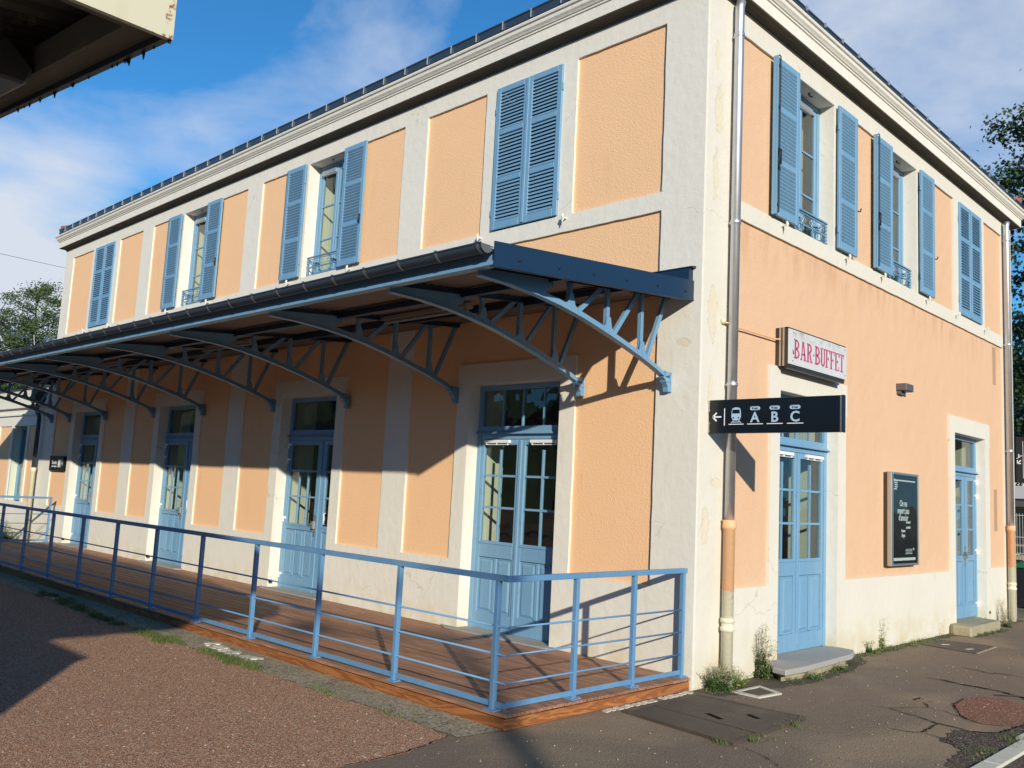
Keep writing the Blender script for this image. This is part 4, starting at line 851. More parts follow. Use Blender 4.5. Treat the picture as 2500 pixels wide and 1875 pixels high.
for (a, b_) in ((DY+.010, -.46), (-.458, -.004)):
    ob('fascia_board', MB().box(-(b_-a)/2+.001, (b_-a)/2-.001, -.011, .011, 0, .082).mesh('fascia_board', 'fascia'), deck, (DX1-.018, (a+b_)/2, .005), E, bev=.002)
jo = MB()
for x in np.arange(DX0+.1, DX1-.1, .5): jo.box(x-.02, x+.02, DY+.06, -.02, 0, .094)
jo.box(DX0, DX1-.045, DY+.035, DY+.045, 0, .094).box(DX1-.05, DX1-.042, DY+.045, -.01, 0, .094)
ob('joist', jo.mesh('joist', 'dark'), deck)

# ------------------------------------------------------------------ railings
def railing(root, p0, p1, posts, ax, bars=True):
    """straight rail from p0 to p1 (x,y); posts are positions along the axis; the last coordinate is fixed"""
    a, b_ = Vector((*p0, 0)), Vector((*p1, 0)); d = (b_-a).normalized(); rz0 = math.atan2(d.y, d.x); ln = (b_-a).length
    ob('handrail', MB().box(0, ln, -.027, .027, 1.104, 1.149).mesh('handrail', 'blue_rail'), root, a, rz0, bev=.003)
    for z in (.755, .545, .335): ob('bar', MB().tube([(.0, 0, z), (ln-.0, 0, z)], .0085, 8).mesh('bar', 'blue_rail', True), root, a, rz0)
    ob('bottom_rail', MB().box(0, ln, -.006, .006, .148, .19).mesh('bottom_rail', 'blue_rail'), root, a, rz0, bev=.001)
    if 'post' not in cache:
        cache['post'] = MB().box(-.020, .020, -.022, .022, .119, 1.104).mesh('post', 'blue_rail')
        cache['foot'] = MB().box(-.06, .06, -.05, .05, .1205, .130).mesh('foot_plate', 'blue_rail')
        cache['bolt'] = MB().tube([(0, 0, .130), (0, 0, .137)], .009, 6).mesh('bolt', 'clip')
    for t in posts:
        p = ob('post', cache['post'], root, a+d*t, rz0, bev=.002); ob('foot_plate', cache['foot'], p, bev=.001)
        for q in (-.045, .045): ob('bolt', cache['bolt'], p, (q, -.03, 0))
rl = thing('deck_railing', 'light blue metal railing with three thin bars round the front of the deck', 'railing')
railing(rl, (-.062, -2.487), (-17.1, -2.487), [.134+1.2275*i for i in range(14)], 0)
railing(rl, (-.088, -2.458), (-.088, -.02), [2.458-1.66, 2.458-.846, 2.458-.06], 1)
rl2 = thing('end_railing', 'pale blue metal railing across the far left end of the deck', 'railing')
railing(rl2, (-17.1, -.15), (-17.1, -2.44), [.03, 1.15, 2.2], 1)

# ------------------------------------------------------------------ signs and fittings
# hanging platform sign, edge on to the gable wall
sg = thing('platform_sign', 'black sign with left arrow, train and letters A B C at the building corner', 'sign', (0, .17, 0))
ob('sign_board', MB().box(.018, 1.368, .004, .05, 2.482, 2.816).mesh('sign_board', 'black'), sg, bev=.003)
ob('end_profile', MB().box(1.368, 1.386, .006, .048, 2.482, 2.816).mesh('end_profile', 'alu'), sg); ob('end_cap', MB().box(1.386, 1.394, .0, .054, 2.480, 2.818).mesh('end_cap', 'dark'), sg)
for (a, b_) in ((2.487, 2.60), (2.695, 2.812)):
    ob('wall_clamp', MB().box(-.0, .018, .004, .06, a, b_).box(.018, .026, -.003, .01, a+.012, a+.024).box(.018, .026, -.003, .01, b_-.024, b_-.012).mesh('wall_clamp', 'alu'), sg)
def flat(name, poly, m, root, y=0.0, d=.0016): return ob(name, MB().prism(poly, 1, y-d, y+.003).mesh(name, m), root)
def stroke(mb, pts, w, y=0.0, d=.0016):
    for a, b_ in zip(pts, pts[1:]): mb.bar((a[0], y-d/2+.002, a[1]), (b_[0], y-d/2+.002, b_[1]), d+.004, w, (b_[1]-a[1], 0, -(b_[0]-a[0])))
    return mb
def disc(cx, cz, r, n=12, a0=0, a1=360): return [(cx+r*math.cos(R(a0+(a1-a0)*i/n)), cz+r*math.sin(R(a0+(a1-a0)*i/n))) for i in range(n+(0 if a1-a0 == 360 else 1))]
mb = MB(); stroke(mb, [(.060, 2.645), (.153, 2.645)], .014); stroke(mb, [(.102, 2.685), (.060, 2.645), (.102, 2.604)], .014)
ob('arrow', mb.mesh('arrow', 'signwhite'), sg)
mb = MB()
for (a, b_) in ((.240, .401), (.443, .606), (.650, .811), (.857, 1.016)): mb.box(a, b_, -.0016, .004, 2.565, 2.573)
mb.box(.188, .194, -.0016, .004, 2.558, 2.728); ob('rule_line', mb.mesh('rule_line', 'signwhite'), sg)
tp = [(.277, 2.72), (.293, 2.731), (.32, 2.735), (.348, 2.731), (.364, 2.72), (.371, 2.68), (.371, 2.64), (.360, 2.615), (.345, 2.605), (.296, 2.605), (.281, 2.615), (.270, 2.64), (.270, 2.68)]
flat('train_pictogram', tp, 'signblue', sg)
flat('train_windscreen', [(.283, 2.712), (.358, 2.712), (.362, 2.675), (.279, 2.675)], 'black', sg, -.002)
for cx in (.293, .348): flat('train_headlight', disc(cx, 2.632, .0075), 'black', sg, -.002)
mb = MB(); stroke(mb, [(.292, 2.604), (.266, 2.581)], .007); stroke(mb, [(.349, 2.604), (.375, 2.581)], .007); stroke(mb, [(.285, 2.590), (.356, 2.590)], .008); ob('track_pictogram', mb.mesh('track_pictogram', 'signblue'), sg)
for (cx, ch) in ((.524, 'A'), (.729, 'B'), (.935, 'C')):
    flat('voie_pill', disc(cx+.034, 2.7205, .0185, 8, -90, 90)+disc(cx-.034, 2.7205, .0185, 8, 90, 270), 'signblue', sg)
    t = ob('lettering', text_mesh('Voie', .036, 'black'), sg, (cx, -.003, 2.7095)); 
    ob('lettering', text_mesh(ch, .137, 'signblue', off=.0028), sg, (cx, -.0012, 2.587))
# BAR BUFFET box sign
bs = thing('bar_buffet_sign', 'old box sign with red BAR BUFFET lettering above the first gable door', 'sign', (0, .227, -.086), E)
bs.scale = (1.052, .46, 1.044)
ob('sign_case', MB().box(1.30, 2.70, -.27, .05, 3.30, 3.72).mesh('sign_case', 'bronze'), bs)
for y in (-.07, -.16): ob('case_rib', MB().box(1.292, 1.30, y-.022, y+.022, 3.30, 3.72).mesh('case_rib', 'alu'), bs)
ob('sign_face', MB().box(1.31, 2.74, -.285, -.272, 3.325, 3.708).box(1.305, 1.325, -.272, -.25, 3.325, 3.708).mesh('sign_face', 'signface'), bs)
ob('case_rim', MB().box(1.30, 2.72, -.278, -.16, 3.708, 3.722).box(1.32, 2.70, -.262, -.18, 3.275, 3.30).mesh('case_rim', 'bronze'), bs)
ob('cracked_hole', MB().prism([(1.395, 3.49), (1.415, 3.48), (1.43, 3.445), (1.405, 3.435)], 1, -.2866, -.284).mesh('cracked_hole', 'crack'), bs)
for (u, z) in ((1.41, 3.675), (1.40, 3.365), (2.70, 3.675), (2.70, 3.37)): ob('screw', MB().tube([(u, -.285, z), (u, -.288, z)], .008, 8).mesh('screw', 'dark'), bs)
def glyph(ch):   # condensed slab serif strokes on a unit square (width .62)
    q = []; sw = .19; se = .07
    def r_(a, b_, c, d): q.append([(a, c), (b_, c), (b_, d), (a, d)])
    def bow(x0, x1, z0, z1, t=.17):
        n = 8; cx = x0; o_ = []; i_ = []
        rx, rzz = x1-x0, (z1-z0)/2; cz = (z0+z1)/2
        for k in range(n+1):
            a = R(-90+180*k/n); o_.append((cx+rx*math.cos(a), cz+rzz*math.sin(a))); i_.append((cx+(rx-t)*math.cos(a), cz+(rzz-.10)*math.sin(a)))
        for k in range(n): q.append([o_[k], o_[k+1], i_[k+1], i_[k]])
    if ch in 'BR': r_(0.06, .06+sw, se, 1-se); r_(0, .30, 0, se); r_(0, .30, 1-se, 1); bow(.24, .60, .48, 1)
    if ch == 'B': bow(.24, .64, 0, .54)
    if ch == 'R': q.append([(.26, .50), (.42, .50), (.62, .07), (.44, .07)]); r_(.40, .68, 0, se)
    if ch == 'A': q.append([(.22, 1), (.34, 1), (.20, se), (.08, se)]); q.append([(.28, 1), (.42, 1), (.64, se), (.44, se)]); r_(.0, .24, 0, se); r_(.38, .70, 0, se); r_(.18, .50, .28, .36)
    if ch == 'U':
        r_(.06, .24, .22, 1-se); r_(.42, .56, .22, 1-se); r_(0, .30, 1-se, 1); r_(.36, .64, 1-se, 1); n = 8
        for k in range(n):
            a, c = R(180+180*k/n), R(180+180*(k+1)/n); q.append([(.31+.25*math.cos(a), .23+.23*math.sin(a)), (.31+.25*math.cos(c), .23+.23*math.sin(c)), (.31+.09*math.cos(c), .23+.12*math.sin(c)), (.31+.09*math.cos(a), .23+.12*math.sin(a))])
    if ch in 'FE': r_(.06, .24, se, 1-se); r_(0, .30, 0, se); r_(0, .56, 1-se, 1); r_(.24, .42, .47, .54); r_(.36, .42, .40, .61); r_(.48, .56, .78, 1-se)
    if ch == 'E': r_(.30, .58, 0, se); r_(.50, .58, se, .26)
    if ch == 'T': r_(.22, .40, se, 1-se); r_(.12, .50, 0, se); r_(0, .62, 1-se, 1); r_(0, .08, .78, 1-se); r_(.54, .62, .78, 1-se)
    return q
cu_ = 1.425
for ch, w in zip('BAR.BUFFET', (.155, .16, .155, .06, .145, .135, .125, .13, .13, .13)):
    mb = MB()
    if ch == '.': mb.prism(disc(cu_+.022, 3.495, .016, 8), 1, -.2868, -.284); ob('lettering', mb.mesh('lettering', 'magenta'), bs); cu_ += w*.8; continue
    for q in glyph(ch): mb.prism([(cu_+x_*.205, 3.398+z_*.212) for x_, z_ in q], 1, -.2868, -.284)
    ob('lettering', mb.mesh('lettering', 'magenta'), bs); cu_ += w*.945
# wall lamp
lp = thing('wall_lamp', 'small grey box lamp on the orange gable wall between the two doors', 'lamp', (0, 0, 0), E)
ob('lamp_body', MB().box(5.10, 5.37, -.115, .03, 3.497, 3.595).mesh('lamp_body', 'grey'), lp, bev=.004); ob('lamp_glass', MB().box(5.12, 5.35, -.105, .0, 3.490, 3.498).mesh('lamp_glass', 'dark'), lp)
ob('wall_bracket', MB().box(5.12, 5.28, -.03, .03, 3.45, 3.49).mesh('wall_bracket', 'grey'), lp)
# poster case
pc = thing('poster_case', 'narrow glazed poster case with white French text on black on the gable wall', 'poster', (0, 0, 0), E)
U0, U1, ZB, ZA = 4.665, 5.665, 1.07, 2.335
ob('case_frame', MB().box(U0, U0+.075, -.075, .0, ZB, ZA).box(U1-.03, U1, -.075, .0, ZB, ZA).box(U0+.075, U1-.03, -.075, 0, ZA-.03, ZA).box(U0+.075, U1-.03, -.075, 0, ZB, ZB+.03).mesh('case_frame', 'alu'), pc, bev=.003)
ob('case_back', MB().box(U0-.006, U1-.02, -.02, .03, ZB-.012, ZA-.01).mesh('case_back', 'bronze'), pc)
ob('poster_sheet', MB().box(U0+.075, U1-.03, -.058, -.05, ZB+.03, ZA-.03).mesh('poster_sheet', 'matblack'), pc)
ob('poster_border', MB().box(U0+.12, U1-.10, -.060, -.057, ZA-.115, ZA-.098).box(U0+.12, U1-.10, -.060, -.057, ZB+.068, ZB+.105).mesh('poster_border', 'signwhite'), pc)
for (t, s_, u, z, sh) in (('On ne', .125, 5.13, 1.875, 0), ('meurt pas', .125, 5.13, 1.775, 0), ("d'amour", .125, 5.13, 1.680, 0), ('le samedi', .05, 5.30, 1.645, .3), ('spectacle', .05, 5.30, 1.575, .3), ('Avenue', .055, 5.12, 1.525, .2), ('Hugo', .07, 5.12, 1.455, .4)):
    ob('lettering', text_mesh(t, s_, 'signwhite', .001, sx_=.82, shear=sh, off=.0018), pc, (u, -.0595, z))
mb = MB()
for k, (a, b_) in enumerate(((.0, .10), (.02, .12), (.02, .12), (.02, .12), (.03, .12))): mb.box(4.80+a, 4.80+b_, -.060, -.057, 2.10+.028*k*1.0, 2.115+.028*k)
for k in range(4): mb.box(5.20+.03*(k % 2), 5.45, -.060, -.057, 1.225+.02*k, 1.232+.02*k)
mb.box(4.815, 4.83, -.060, -.057, 2.20, 2.25)
ob('small_print', mb.mesh('small_print', 'signwhite'), pc)
ob('logo', MB().prism(disc(5.50, 1.29, .018, 10), 1, -.060, -.057).mesh('logo', 'signwhite'), pc)
ob('glass_front', MB().box(U0+.075, U1-.03, -.070, -.067, ZB+.03, ZA-.03).mesh('glass_front', 'acrylic'), pc)
# exit sign on the long facade
ex = thing('exit_sign', 'small square black Sortie sign on the far orange panel under the canopy', 'sign', (0, 0, 0))
ob('sign_board', MB().box(-17.87, -16.965, -.045, .02, 1.755, 2.095).mesh('sign_board', 'black'), ex, bev=.003)
ob('lettering', text_mesh('Sortie', .13, 'signwhite'), ex, (-17.54, -.047, 1.90)); ob('lettering', text_mesh('gare voyageurs', .055, 'signwhite'), ex, (-17.53, -.047, 1.84))
mb = MB().box(-17.31, -17.16, -.0475, -.044, 1.835, 1.85).box(-17.30, -17.26, -.0475, -.044, 1.86, 2.0).box(-17.22, -17.18, -.0475, -.044, 1.86, 1.97).box(-17.30, -17.18, -.0475, -.044, 1.985, 2.0).prism(disc(-17.235, 1.955, .02, 8), 1, -.0475, -.044).box(-17.255, -17.225, -.0475, -.044, 1.86, 1.93).box(-17.13, -17.124, -.0475, -.044, 1.84, 2.01)
stroke(mb, [(-17.10, 1.92), (-17.0, 1.92)], .014, -.045); stroke(mb, [(-17.05, 1.965), (-17.0, 1.92), (-17.05, 1.875)], .014, -.045)
ob('pictogram', mb.mesh('pictogram', 'signwhite'), ex)
# second projecting sign at the far corner
s2 = thing('direction_sign', 'black projecting sign with a lower left arrow beyond the far drainpipe', 'sign', (0, 10.66, 0))
ob('sign_board', MB().box(-.05, 1.30, .0, .05, 2.44, 3.28).mesh('sign_board', 'black'), s2)
ob('wall_clamp', MB().box(-.09, -.0, .01, .04, 2.5, 2.62).box(-.09, -.0, .01, .04, 3.08, 3.2).mesh('wall_clamp', 'alu'), s2)
mb = MB().box(.128, .134, -.0016, .004, 2.52, 3.20); stroke(mb, [(.095, 2.85), (.035, 2.79)], .016); stroke(mb, [(.038, 2.85), (.035, 2.79), (.095, 2.788)], .016)
stroke(mb, [(.025, 2.875), (.11, 2.935)], .010); stroke(mb, [(.055, 2.91), (.065, 2.96)], .014); stroke(mb, [(.045, 2.945), (.085, 2.935)], .008)
ob('pictogram', mb.mesh('pictogram', 'signwhite'), s2)

# ------------------------------------------------------------------ steps, covers
st1 = ob('door_step', MB().prism([(-.15, 1.55), (.20, 1.21), (.37, 1.17), (.39, 1.6), (.33, 2.85), (.27, 3.05), (.20, 3.2), (-.02, 3.22), (-.15, 3.15)], 2, .072, .135).mesh('door_step', 'stone'), bev=.012)
st1['label'] = 'broad pale grey stone doorstep in front of the first gable door'; st1['category'] = 'doorstep'
sb_ = ob('step_base', MB().prism([(.0, 1.5), (.28, 1.24), (.33, 1.6), (.27, 2.80), (.0, 3.0)], 2, -.02, .073).mesh('step_base', 'mossy'), st1)
st2 = ob('door_step', MB().prism([(-.15, 7.30), (.05, 7.05), (.33, 7.04), (.33, 8.45), (.28, 8.58), (-.15, 8.62)], 2, -.02, .14).mesh('door_step', 'mossy'), bev=.02)
st2['label'] = 'rough mossy concrete doorstep in front of the far gable door'; st2['category'] = 'doorstep'
mc = thing('access_cover', 'large rusty metal ground cover with a raised frame beside the deck corner', 'ground cover', (0, 0, 0))
Q4 = [(.135, -.14), (.135, -1.26), (1.26, -1.385), (1.20, -.08)]
def lerp2(a, b_, t): return (a[0]+(b_[0]-a[0])*t, a[1]+(b_[1]-a[1])*t)
def inset(Q, d):
    c = (sum(q[0] for q in Q)/4, sum(q[1] for q in Q)/4); return [lerp2(q, c, d) for q in Q]
Qo, Qi = Q4, inset(Q4, .06)
for i in range(4):
    j = (i+1) % 4; ob('cover_frame', MB().prism([Qo[i], Qo[j], Qi[j], Qi[i]], 2, -.01, .026).mesh('cover_frame', 'iron'), mc)
Qp = inset(Q4, .075); ml = lerp2(Qp[0], Qp[3], .0)
A_, B_ = Qp[0], Qp[1]; C_, D_ = Qp[2], Qp[3]
ob('cover_plate', MB().prism([A_, lerp2(A_, B_, .66), lerp2(D_, C_, .66), D_], 2, 0, .019).mesh('cover_plate', 'iron'), mc, bev=.003)
ob('cover_plate', MB().prism([lerp2(A_, B_, .675), B_, C_, lerp2(D_, C_, .675)], 2, 0, .016).mesh('cover_plate', 'iron'), mc, bev=.003)
for p, q in (((.62, -.72), (.80, -.79)), ((.85, -.45), (.98, -.5))): ob('lifting_slot', MB().bar((*p, .0195), (*q, .0195), .05, .003).mesh('lifting_slot', 'crack'), mc)
mb = MB()
for i in range(20):
    t = i/20; a = lerp2(lerp2(A_, B_, .1), lerp2(D_, C_, .1), .05+.9*t); b_ = lerp2(lerp2(A_, B_, .6), lerp2(D_, C_, .6), .05+.9*t); mb.bar((*a, .0195), (*b_, .0195), .008, .0024)
ob('grip_rib', mb.mesh('grip_rib', 'iron'), mc, kind='stuff')
mc2 = thing('access_cover', 'dark metal ground cover flush with the asphalt before the far gable door', 'ground cover', (0, 0, 0))
Q5 = [(.11, 5.46), (.10, 6.15), (.88, 6.31), (.92, 5.32)]; Qi5 = inset(Q5, .05)
for i in range(4):
    j = (i+1) % 4; ob('cover_frame', MB().prism([Q5[i], Q5[j], Qi5[j], Qi5[i]], 2, -.01, .012).mesh('cover_frame', 'concrete' if i == 2 else 'iron'), mc2)
ob('cover_plate', MB().prism(inset(Q5, .06), 2, 0, .009).mesh('cover_plate', 'iron'), mc2)
for p, q in (((.35, 5.7), (.42, 5.8)), ((.7, 5.6), (.75, 5.72))): ob('lifting_slot', MB().bar((*p, .0105), (*q, .0105), .03, .003).mesh('lifting_slot', 'kerb'), mc2)
mc3 = thing('access_cover', 'small square cover in a pale concrete frame beside the near drainpipe', 'ground cover', (0, 0, 0))
Q6 = [(.26, .30), (.55, .29), (.59, .66), (.28, .80)]; Qi6 = inset(Q6, .26)
for i in range(4):
    j = (i+1) % 4; ob('cover_frame', MB().prism([Q6[i], Q6[j], Qi6[j], Qi6[i]], 2, -.01, .013).mesh('cover_frame', 'kerb'), mc3)
ob('cover_plate', MB().prism(inset(Q6, .28), 2, 0, .008).mesh('cover_plate', 'iron'), mc3)

# ------------------------------------------------------------------ plants
def blades(region, n, hmin, hmax, m, seed, lean=.5, w=.004):
    r = random.Random(seed); mb = MB()
    for _ in range(n):
        x, y, z0 = region(r); h = r.uniform(hmin, hmax); a = r.uniform(0, 6.28); l = r.uniform(.1, lean)*h; dx, dy = math.cos(a), math.sin(a); ww = w*r.uniform(.7, 1.4)
        p0 = (x-dy*ww, y+dx*ww, z0); p1 = (x+dy*ww, y-dx*ww, z0); p2 = (x+dx*l*.4+dy*ww*.7, y+dy*l*.4-dx*ww*.7, z0+h*.6); p3 = (x+dx*l*.4-dy*ww*.7, y+dy*l*.4+dx*ww*.7, z0+h*.6); p4 = (x+dx*l, y+dy*l, z0+h*.95)
        mb.add([p0, p1, p2, p3, p4], [(0, 1, 2, 3), (3, 2, 4)])
    return mb
def noleaf(me): 
    return me
def grass_strip(name, segs, n, label, seed):
    rc = random.Random(seed+100); cl = []
    for (x0, y0, x1, y1, w) in segs:
        for _ in range(max(3, int(math.hypot(x1-x0, y1-y0)*11))):
            t = rc.random(); cl.append((x0+(x1-x0)*t+rc.gauss(0, .03), y0+(y1-y0)*t+rc.gauss(0, w*.45), rc.uniform(.012, .055), rc.uniform(.4, 1.5)))
    def reg(r):
        x, y, q, k = r.choice(cl); return (x+r.gauss(0, q*1.6), y+r.gauss(0, q), .004)
    mb = blades(reg, n, .008, .055, 'grass', seed, 1.8, .0022); me = mb.mesh(name, 'grass'); o = ob(name, me, kind='stuff'); o['label'] = label; o['category'] = 'grass'
grass_strip('grass', [(-9.3, -2.82, -5.9, -3.0, .10), (-5.6, -2.98, -4.45, -2.98, .09), (-5.3, -3.05, -4.6, -3.02, .1), (-3.95, -2.95, -3.3, -2.98, .07), (-3.9, -2.9, -2.85, -2.93, .045), (-3.7, -2.98, -3.1, -2.96, .08)], 9500, 'short green grass along the edge of the concrete strip by the deck', 3)
grass_strip('grass', [(-2.0, -2.9, -1.85, -2.93, .03), (-1.75, -2.93, -1.65, -2.93, .012), (-.9, -2.93, -.8, -2.92, .02), (1.25, -.9, 1.27, -1.3, .02), (1.22, -.1, 1.24, -.6, .02), (1.1, -1.4, 1.26, -1.41, .015), (2.50, .3, 2.60, -.2, .05), (2.58, .9, 2.60, .2, .035), (.35, 1.3, .37, 2.5, .02), (.1, 3.3, .1, 7.0, .025), (.36, 7.1, .37, 8.5, .025), (.05, -.02, .3, .5, .05)], 3400, 'sparse grass tufts in the joints of the asphalt and round the covers', 4)
def leafy(root, name, cx, cy, h, spread, nst, m1, m2, seed, leaf=.02, dry=.3, dense=14):
    r = random.Random(seed); st = MB(); lf = MB(); fl = MB()
    for s_ in range(nst):
        a = r.uniform(0, 6.28); hh = h*r.uniform(.35, 1.0); l = spread*r.uniform(.2, 1.0)
        P_ = [Vector((cx+r.gauss(0, spread*.18), cy+r.gauss(0, spread*.18), 0))]
        for k in range(1, 6): P_.append(P_[0]+Vector((math.cos(a)*l*(k/5)**1.4+r.gauss(0, .008), math.sin(a)*l*(k/5)**1.4+r.gauss(0, .008), hh*k/5)))
        st.tube(P_, [.0032, .003, .0026, .002, .0015, .001], 4, cap=False)
        for k in range(dense):
            t = r.random()**1.2*(1.0 if r.random() > dry else .4); i = min(4, int(t*5)); p = P_[i].lerp(P_[i+1], t*5-i)
            aa = r.uniform(0, 6.28); sz = leaf*1.35*r.uniform(.5, 1.3)*(1.15-t*.7); d = Vector((math.cos(aa), math.sin(aa), r.uniform(-.4, .6))).normalized(); sd = d.cross(Vector((r.uniform(-.4, .4), r.uniform(-.4, .4), 1))).normalized()
            q = p+d*.006; lf.add([q, q+d*sz*.5+sd*sz*.32, q+d*sz*1.2, q+d*sz*.5-sd*sz*.32], [(0, 1, 2, 3)])
        for k in range(3):
            t = .6+.4*r.random(); i = min(4, int(t*5)); p = P_[i].lerp(P_[i+1], t*5-i); d = Vector((r.gauss(0, 1), r.gauss(0, 1), r.uniform(.2, 1.4))).normalized()*r.uniform(.02, .07); fl.tube([p, p+d], .0011, 3, cap=False)
            e = p+d; fl.add([e+Vector((0, 0, .006)), e+Vector((.005, .003, -.003)), e+Vector((-.005, -.003, -.003))], [(0, 1, 2)])
    ob('stem', st.mesh('stem', 'dry' if h > .4 else 'weed'), root); ob('leaf_mass', lf.mesh('leaf_mass', m1), root, kind='stuff'); ob('seed_twig', fl.mesh('seed_twig', 'dry'), root, kind='stuff')
w = thing('weed', 'thick low green weed growing at the building corner beside the deck end', 'plant', (0, 0, 0)); leafy(w, 'w', .12, .28, .24, .22, 90, 'weed', 'weed', 11, .022, .3, 34)
w = thing('weed', 'pale yellow green weed leaning out right of the corner plant', 'plant', (0, 0, 0)); leafy(w, 'w', .17, .60, .24, .16, 14, 'weedl', 'weed', 12, .03, .3, 16)
w = thing('weed', 'tall leggy weed gone to seed left of the first gable doorstep', 'plant', (0, 0, 0)); leafy(w, 'w', .07, 1.22, .58, .14, 34, 'weed', 'weed', 13, .030, .65, 40)
w = thing('weed', 'thin upright weed in the middle of the gable wall foot', 'plant', (0, 0, 0)); leafy(w, 'w', .04, 4.45, .42, .10, 9, 'weedl', 'weed', 14, .034, .4, 14)
w = thing('weed', 'tiny weed clump between the doorstep and the thin upright weed', 'plant', (0, 0, 0)); leafy(w, 'w', .04, 4.05, .18, .10, 12, 'weed', 'weed', 15, .022, .3, 14)
w = thing('weed', 'dry brown weed at the foot of the far drainpipe', 'plant', (0, 0, 0)); leafy(w, 'w', .12, 9.4, .42, .18, 22, 'dry', 'weed', 16, .022, .3, 8)
w = thing('weed', 'dark green weed right of the far mossy doorstep', 'plant', (0, 0, 0)); leafy(w, 'w', .28, 9.0, .13, .16, 20, 'weed', 'weed', 17, .03, .3, 16)
w = thing('weed', 'small creeping weed under the right edge of the pale doorstep', 'plant', (0, 0, 0)); leafy(w, 'w', .40, 2.45, .09, .10, 14, 'weed', 'weed', 18, .024, .3, 14)
w = thing('weed', 'small weed against the base of the pale doorstep front', 'plant', (0, 0, 0)); leafy(w, 'w', .42, 1.7, .08, .14, 16, 'weed', 'weed', 19, .022, .3, 12)
w = thing('weed', 'yellowing bush against the annex plinth behind the end railing', 'plant', (0, 0, 0)); leafy(w, 'w', -20.2, -.35, .75, .3, 30, 'weedl', 'weed', 20, .07, .2, 26)
w = thing('weed', 'low brown and green weeds at the foot of the annex beyond the deck', 'plant', (0, 0, 0)); leafy(w, 'w', -19.3, -.4, .3, .5, 40, 'weed', 'weed', 21, .06, .2, 16)

def tree(name, label, base, h, crown, nleaf, leaf, ml, seed, trunk_r=.25, lobed=False, clumps=60, group=None, flat_=1.0, csig=.5):
    r = random.Random(seed); nr = np.random.default_rng(seed); root = thing(name, label, 'tree', base, 0, group)
    tr_ = MB(); cz = h*crown[0]; rx, rz1 = crown[1], crown[2]
    top = Vector((r.uniform(-.4, .4), r.uniform(-.4, .4), cz+rz1*.6))
    tr_.tube([Vector((0, 0, -.2)), Vector((.05, .02, h*.25)), Vector((top.x*.5, top.y*.5, h*.5)), top], [trunk_r, trunk_r*.8, trunk_r*.55, trunk_r*.12], 8)
    cl = []
    for i in range(clumps):
        while True:
            v = Vector((r.uniform(-1, 1), r.uniform(-1, 1), r.uniform(-1, 1)))
            if .25 < v.length < 1: break
        c = Vector((v.x*rx, v.y*rx, cz+v.z*rz1)); cl.append((c, r.uniform(.55, 1.15)))
        if i % 2 == 0:
            s_ = Vector((0, 0, max(h*.22, c.z-r.uniform(.8, 2.2)*csig*2))); s_.x, s_.y = top.x*s_.z/top.z, top.y*s_.z/top.z
            mid = s_.lerp(c, .5)+Vector((r.uniform(-.2, .2), r.uniform(-.2, .2), -.15)); tr_.tube([s_, mid, c], [trunk_r*.28, trunk_r*.15, trunk_r*.04], 5, cap=False)
    ob('trunk', tr_.mesh('trunk', 'bark', True), root)
    per = nleaf//clumps; V = []; F = []
    star = [(0, 0), (.12, .30), (.42, .42), (.30, .62), (.55, .95), (.18, .85), (0, 1.25), (-.18, .85), (-.55, .95), (-.30, .62), (-.42, .42), (-.12, .30)] if lobed else [(0, 0), (.34, .45), (0, 1.1), (-.34, .45)]
    for (c, s_) in cl:
        P_ = nr.normal(0, 1, (per, 3))*np.array([csig, csig, csig*.55*flat_])*s_+np.array(c)
        for p in P_:
            d = Vector(nr.normal(0, 1, 3)); d.z -= .5; d.normalize(); n_ = d.cross(Vector(nr.normal(0, 1, 3))).normalized(); sz = leaf*nr.uniform(.6, 1.3)
            o_ = len(V)
            for (a, b_) in star: q = Vector(p)+n_*(a*sz)+d*(b_*sz); V.append((q.x, q.y, q.z))
            F.append(tuple(range(o_, o_+len(star))))
    me = bpy.data.meshes.new('crown'); me.from_pydata(V, [], F); me.update(); me.materials.append(Mt[ml]); ob('crown', me, root, kind='stuff')
    return root
def at(px, py, t): return CAMP+ray(px, py)*t
def gpt(px, t): p = at(px, 1000, t); return (p.x, p.y, 0)
tree('tree', 'tall grey green tree with airy crown behind the left end of the station', gpt(75, 62), 16.0, (.62, 2.6, 5.0), 26000, .13, 'leafL', 31, .28, clumps=120, group='trees behind the left end', csig=.42)
tree('tree', 'darker tree rising at the left edge of the picture', gpt(-45, 58), 14.6, (.60, 2.6, 4.8), 20000, .13, 'leafL', 32, .25, clumps=90, group='trees behind the left end', csig=.42)
tree('tree', 'thin topped tree touching the left corner of the station roof', gpt(185, 66), 16.6, (.66, 2.0, 4.6), 14000, .13, 'leafL', 33, .22, clumps=60, group='trees behind the left end', csig=.42)
tree('tree', 'low dark bushy tree below the airy trees at the left edge', gpt(60, 54), 8.6, (.5, 3.6, 3.4), 24000, .13, 'leafL2', 34, .25, clumps=110, group='trees behind the left end', csig=.5)
tree('tree', 'dark leaved maple overhanging the far right corner of the station', gpt(2730, 21), 14.0, (.56, 3.1, 5.9), 46000, .095, 'leafR', 41, .26, lobed=True, clumps=260, csig=.34)
tree('tree', 'smaller maple seen through the right edge behind the drainpipe', gpt(2530, 27), 8.8, (.60, 2.4, 3.0), 16000, .11, 'leafR', 42, .2, lobed=True, clumps=110, csig=.4)

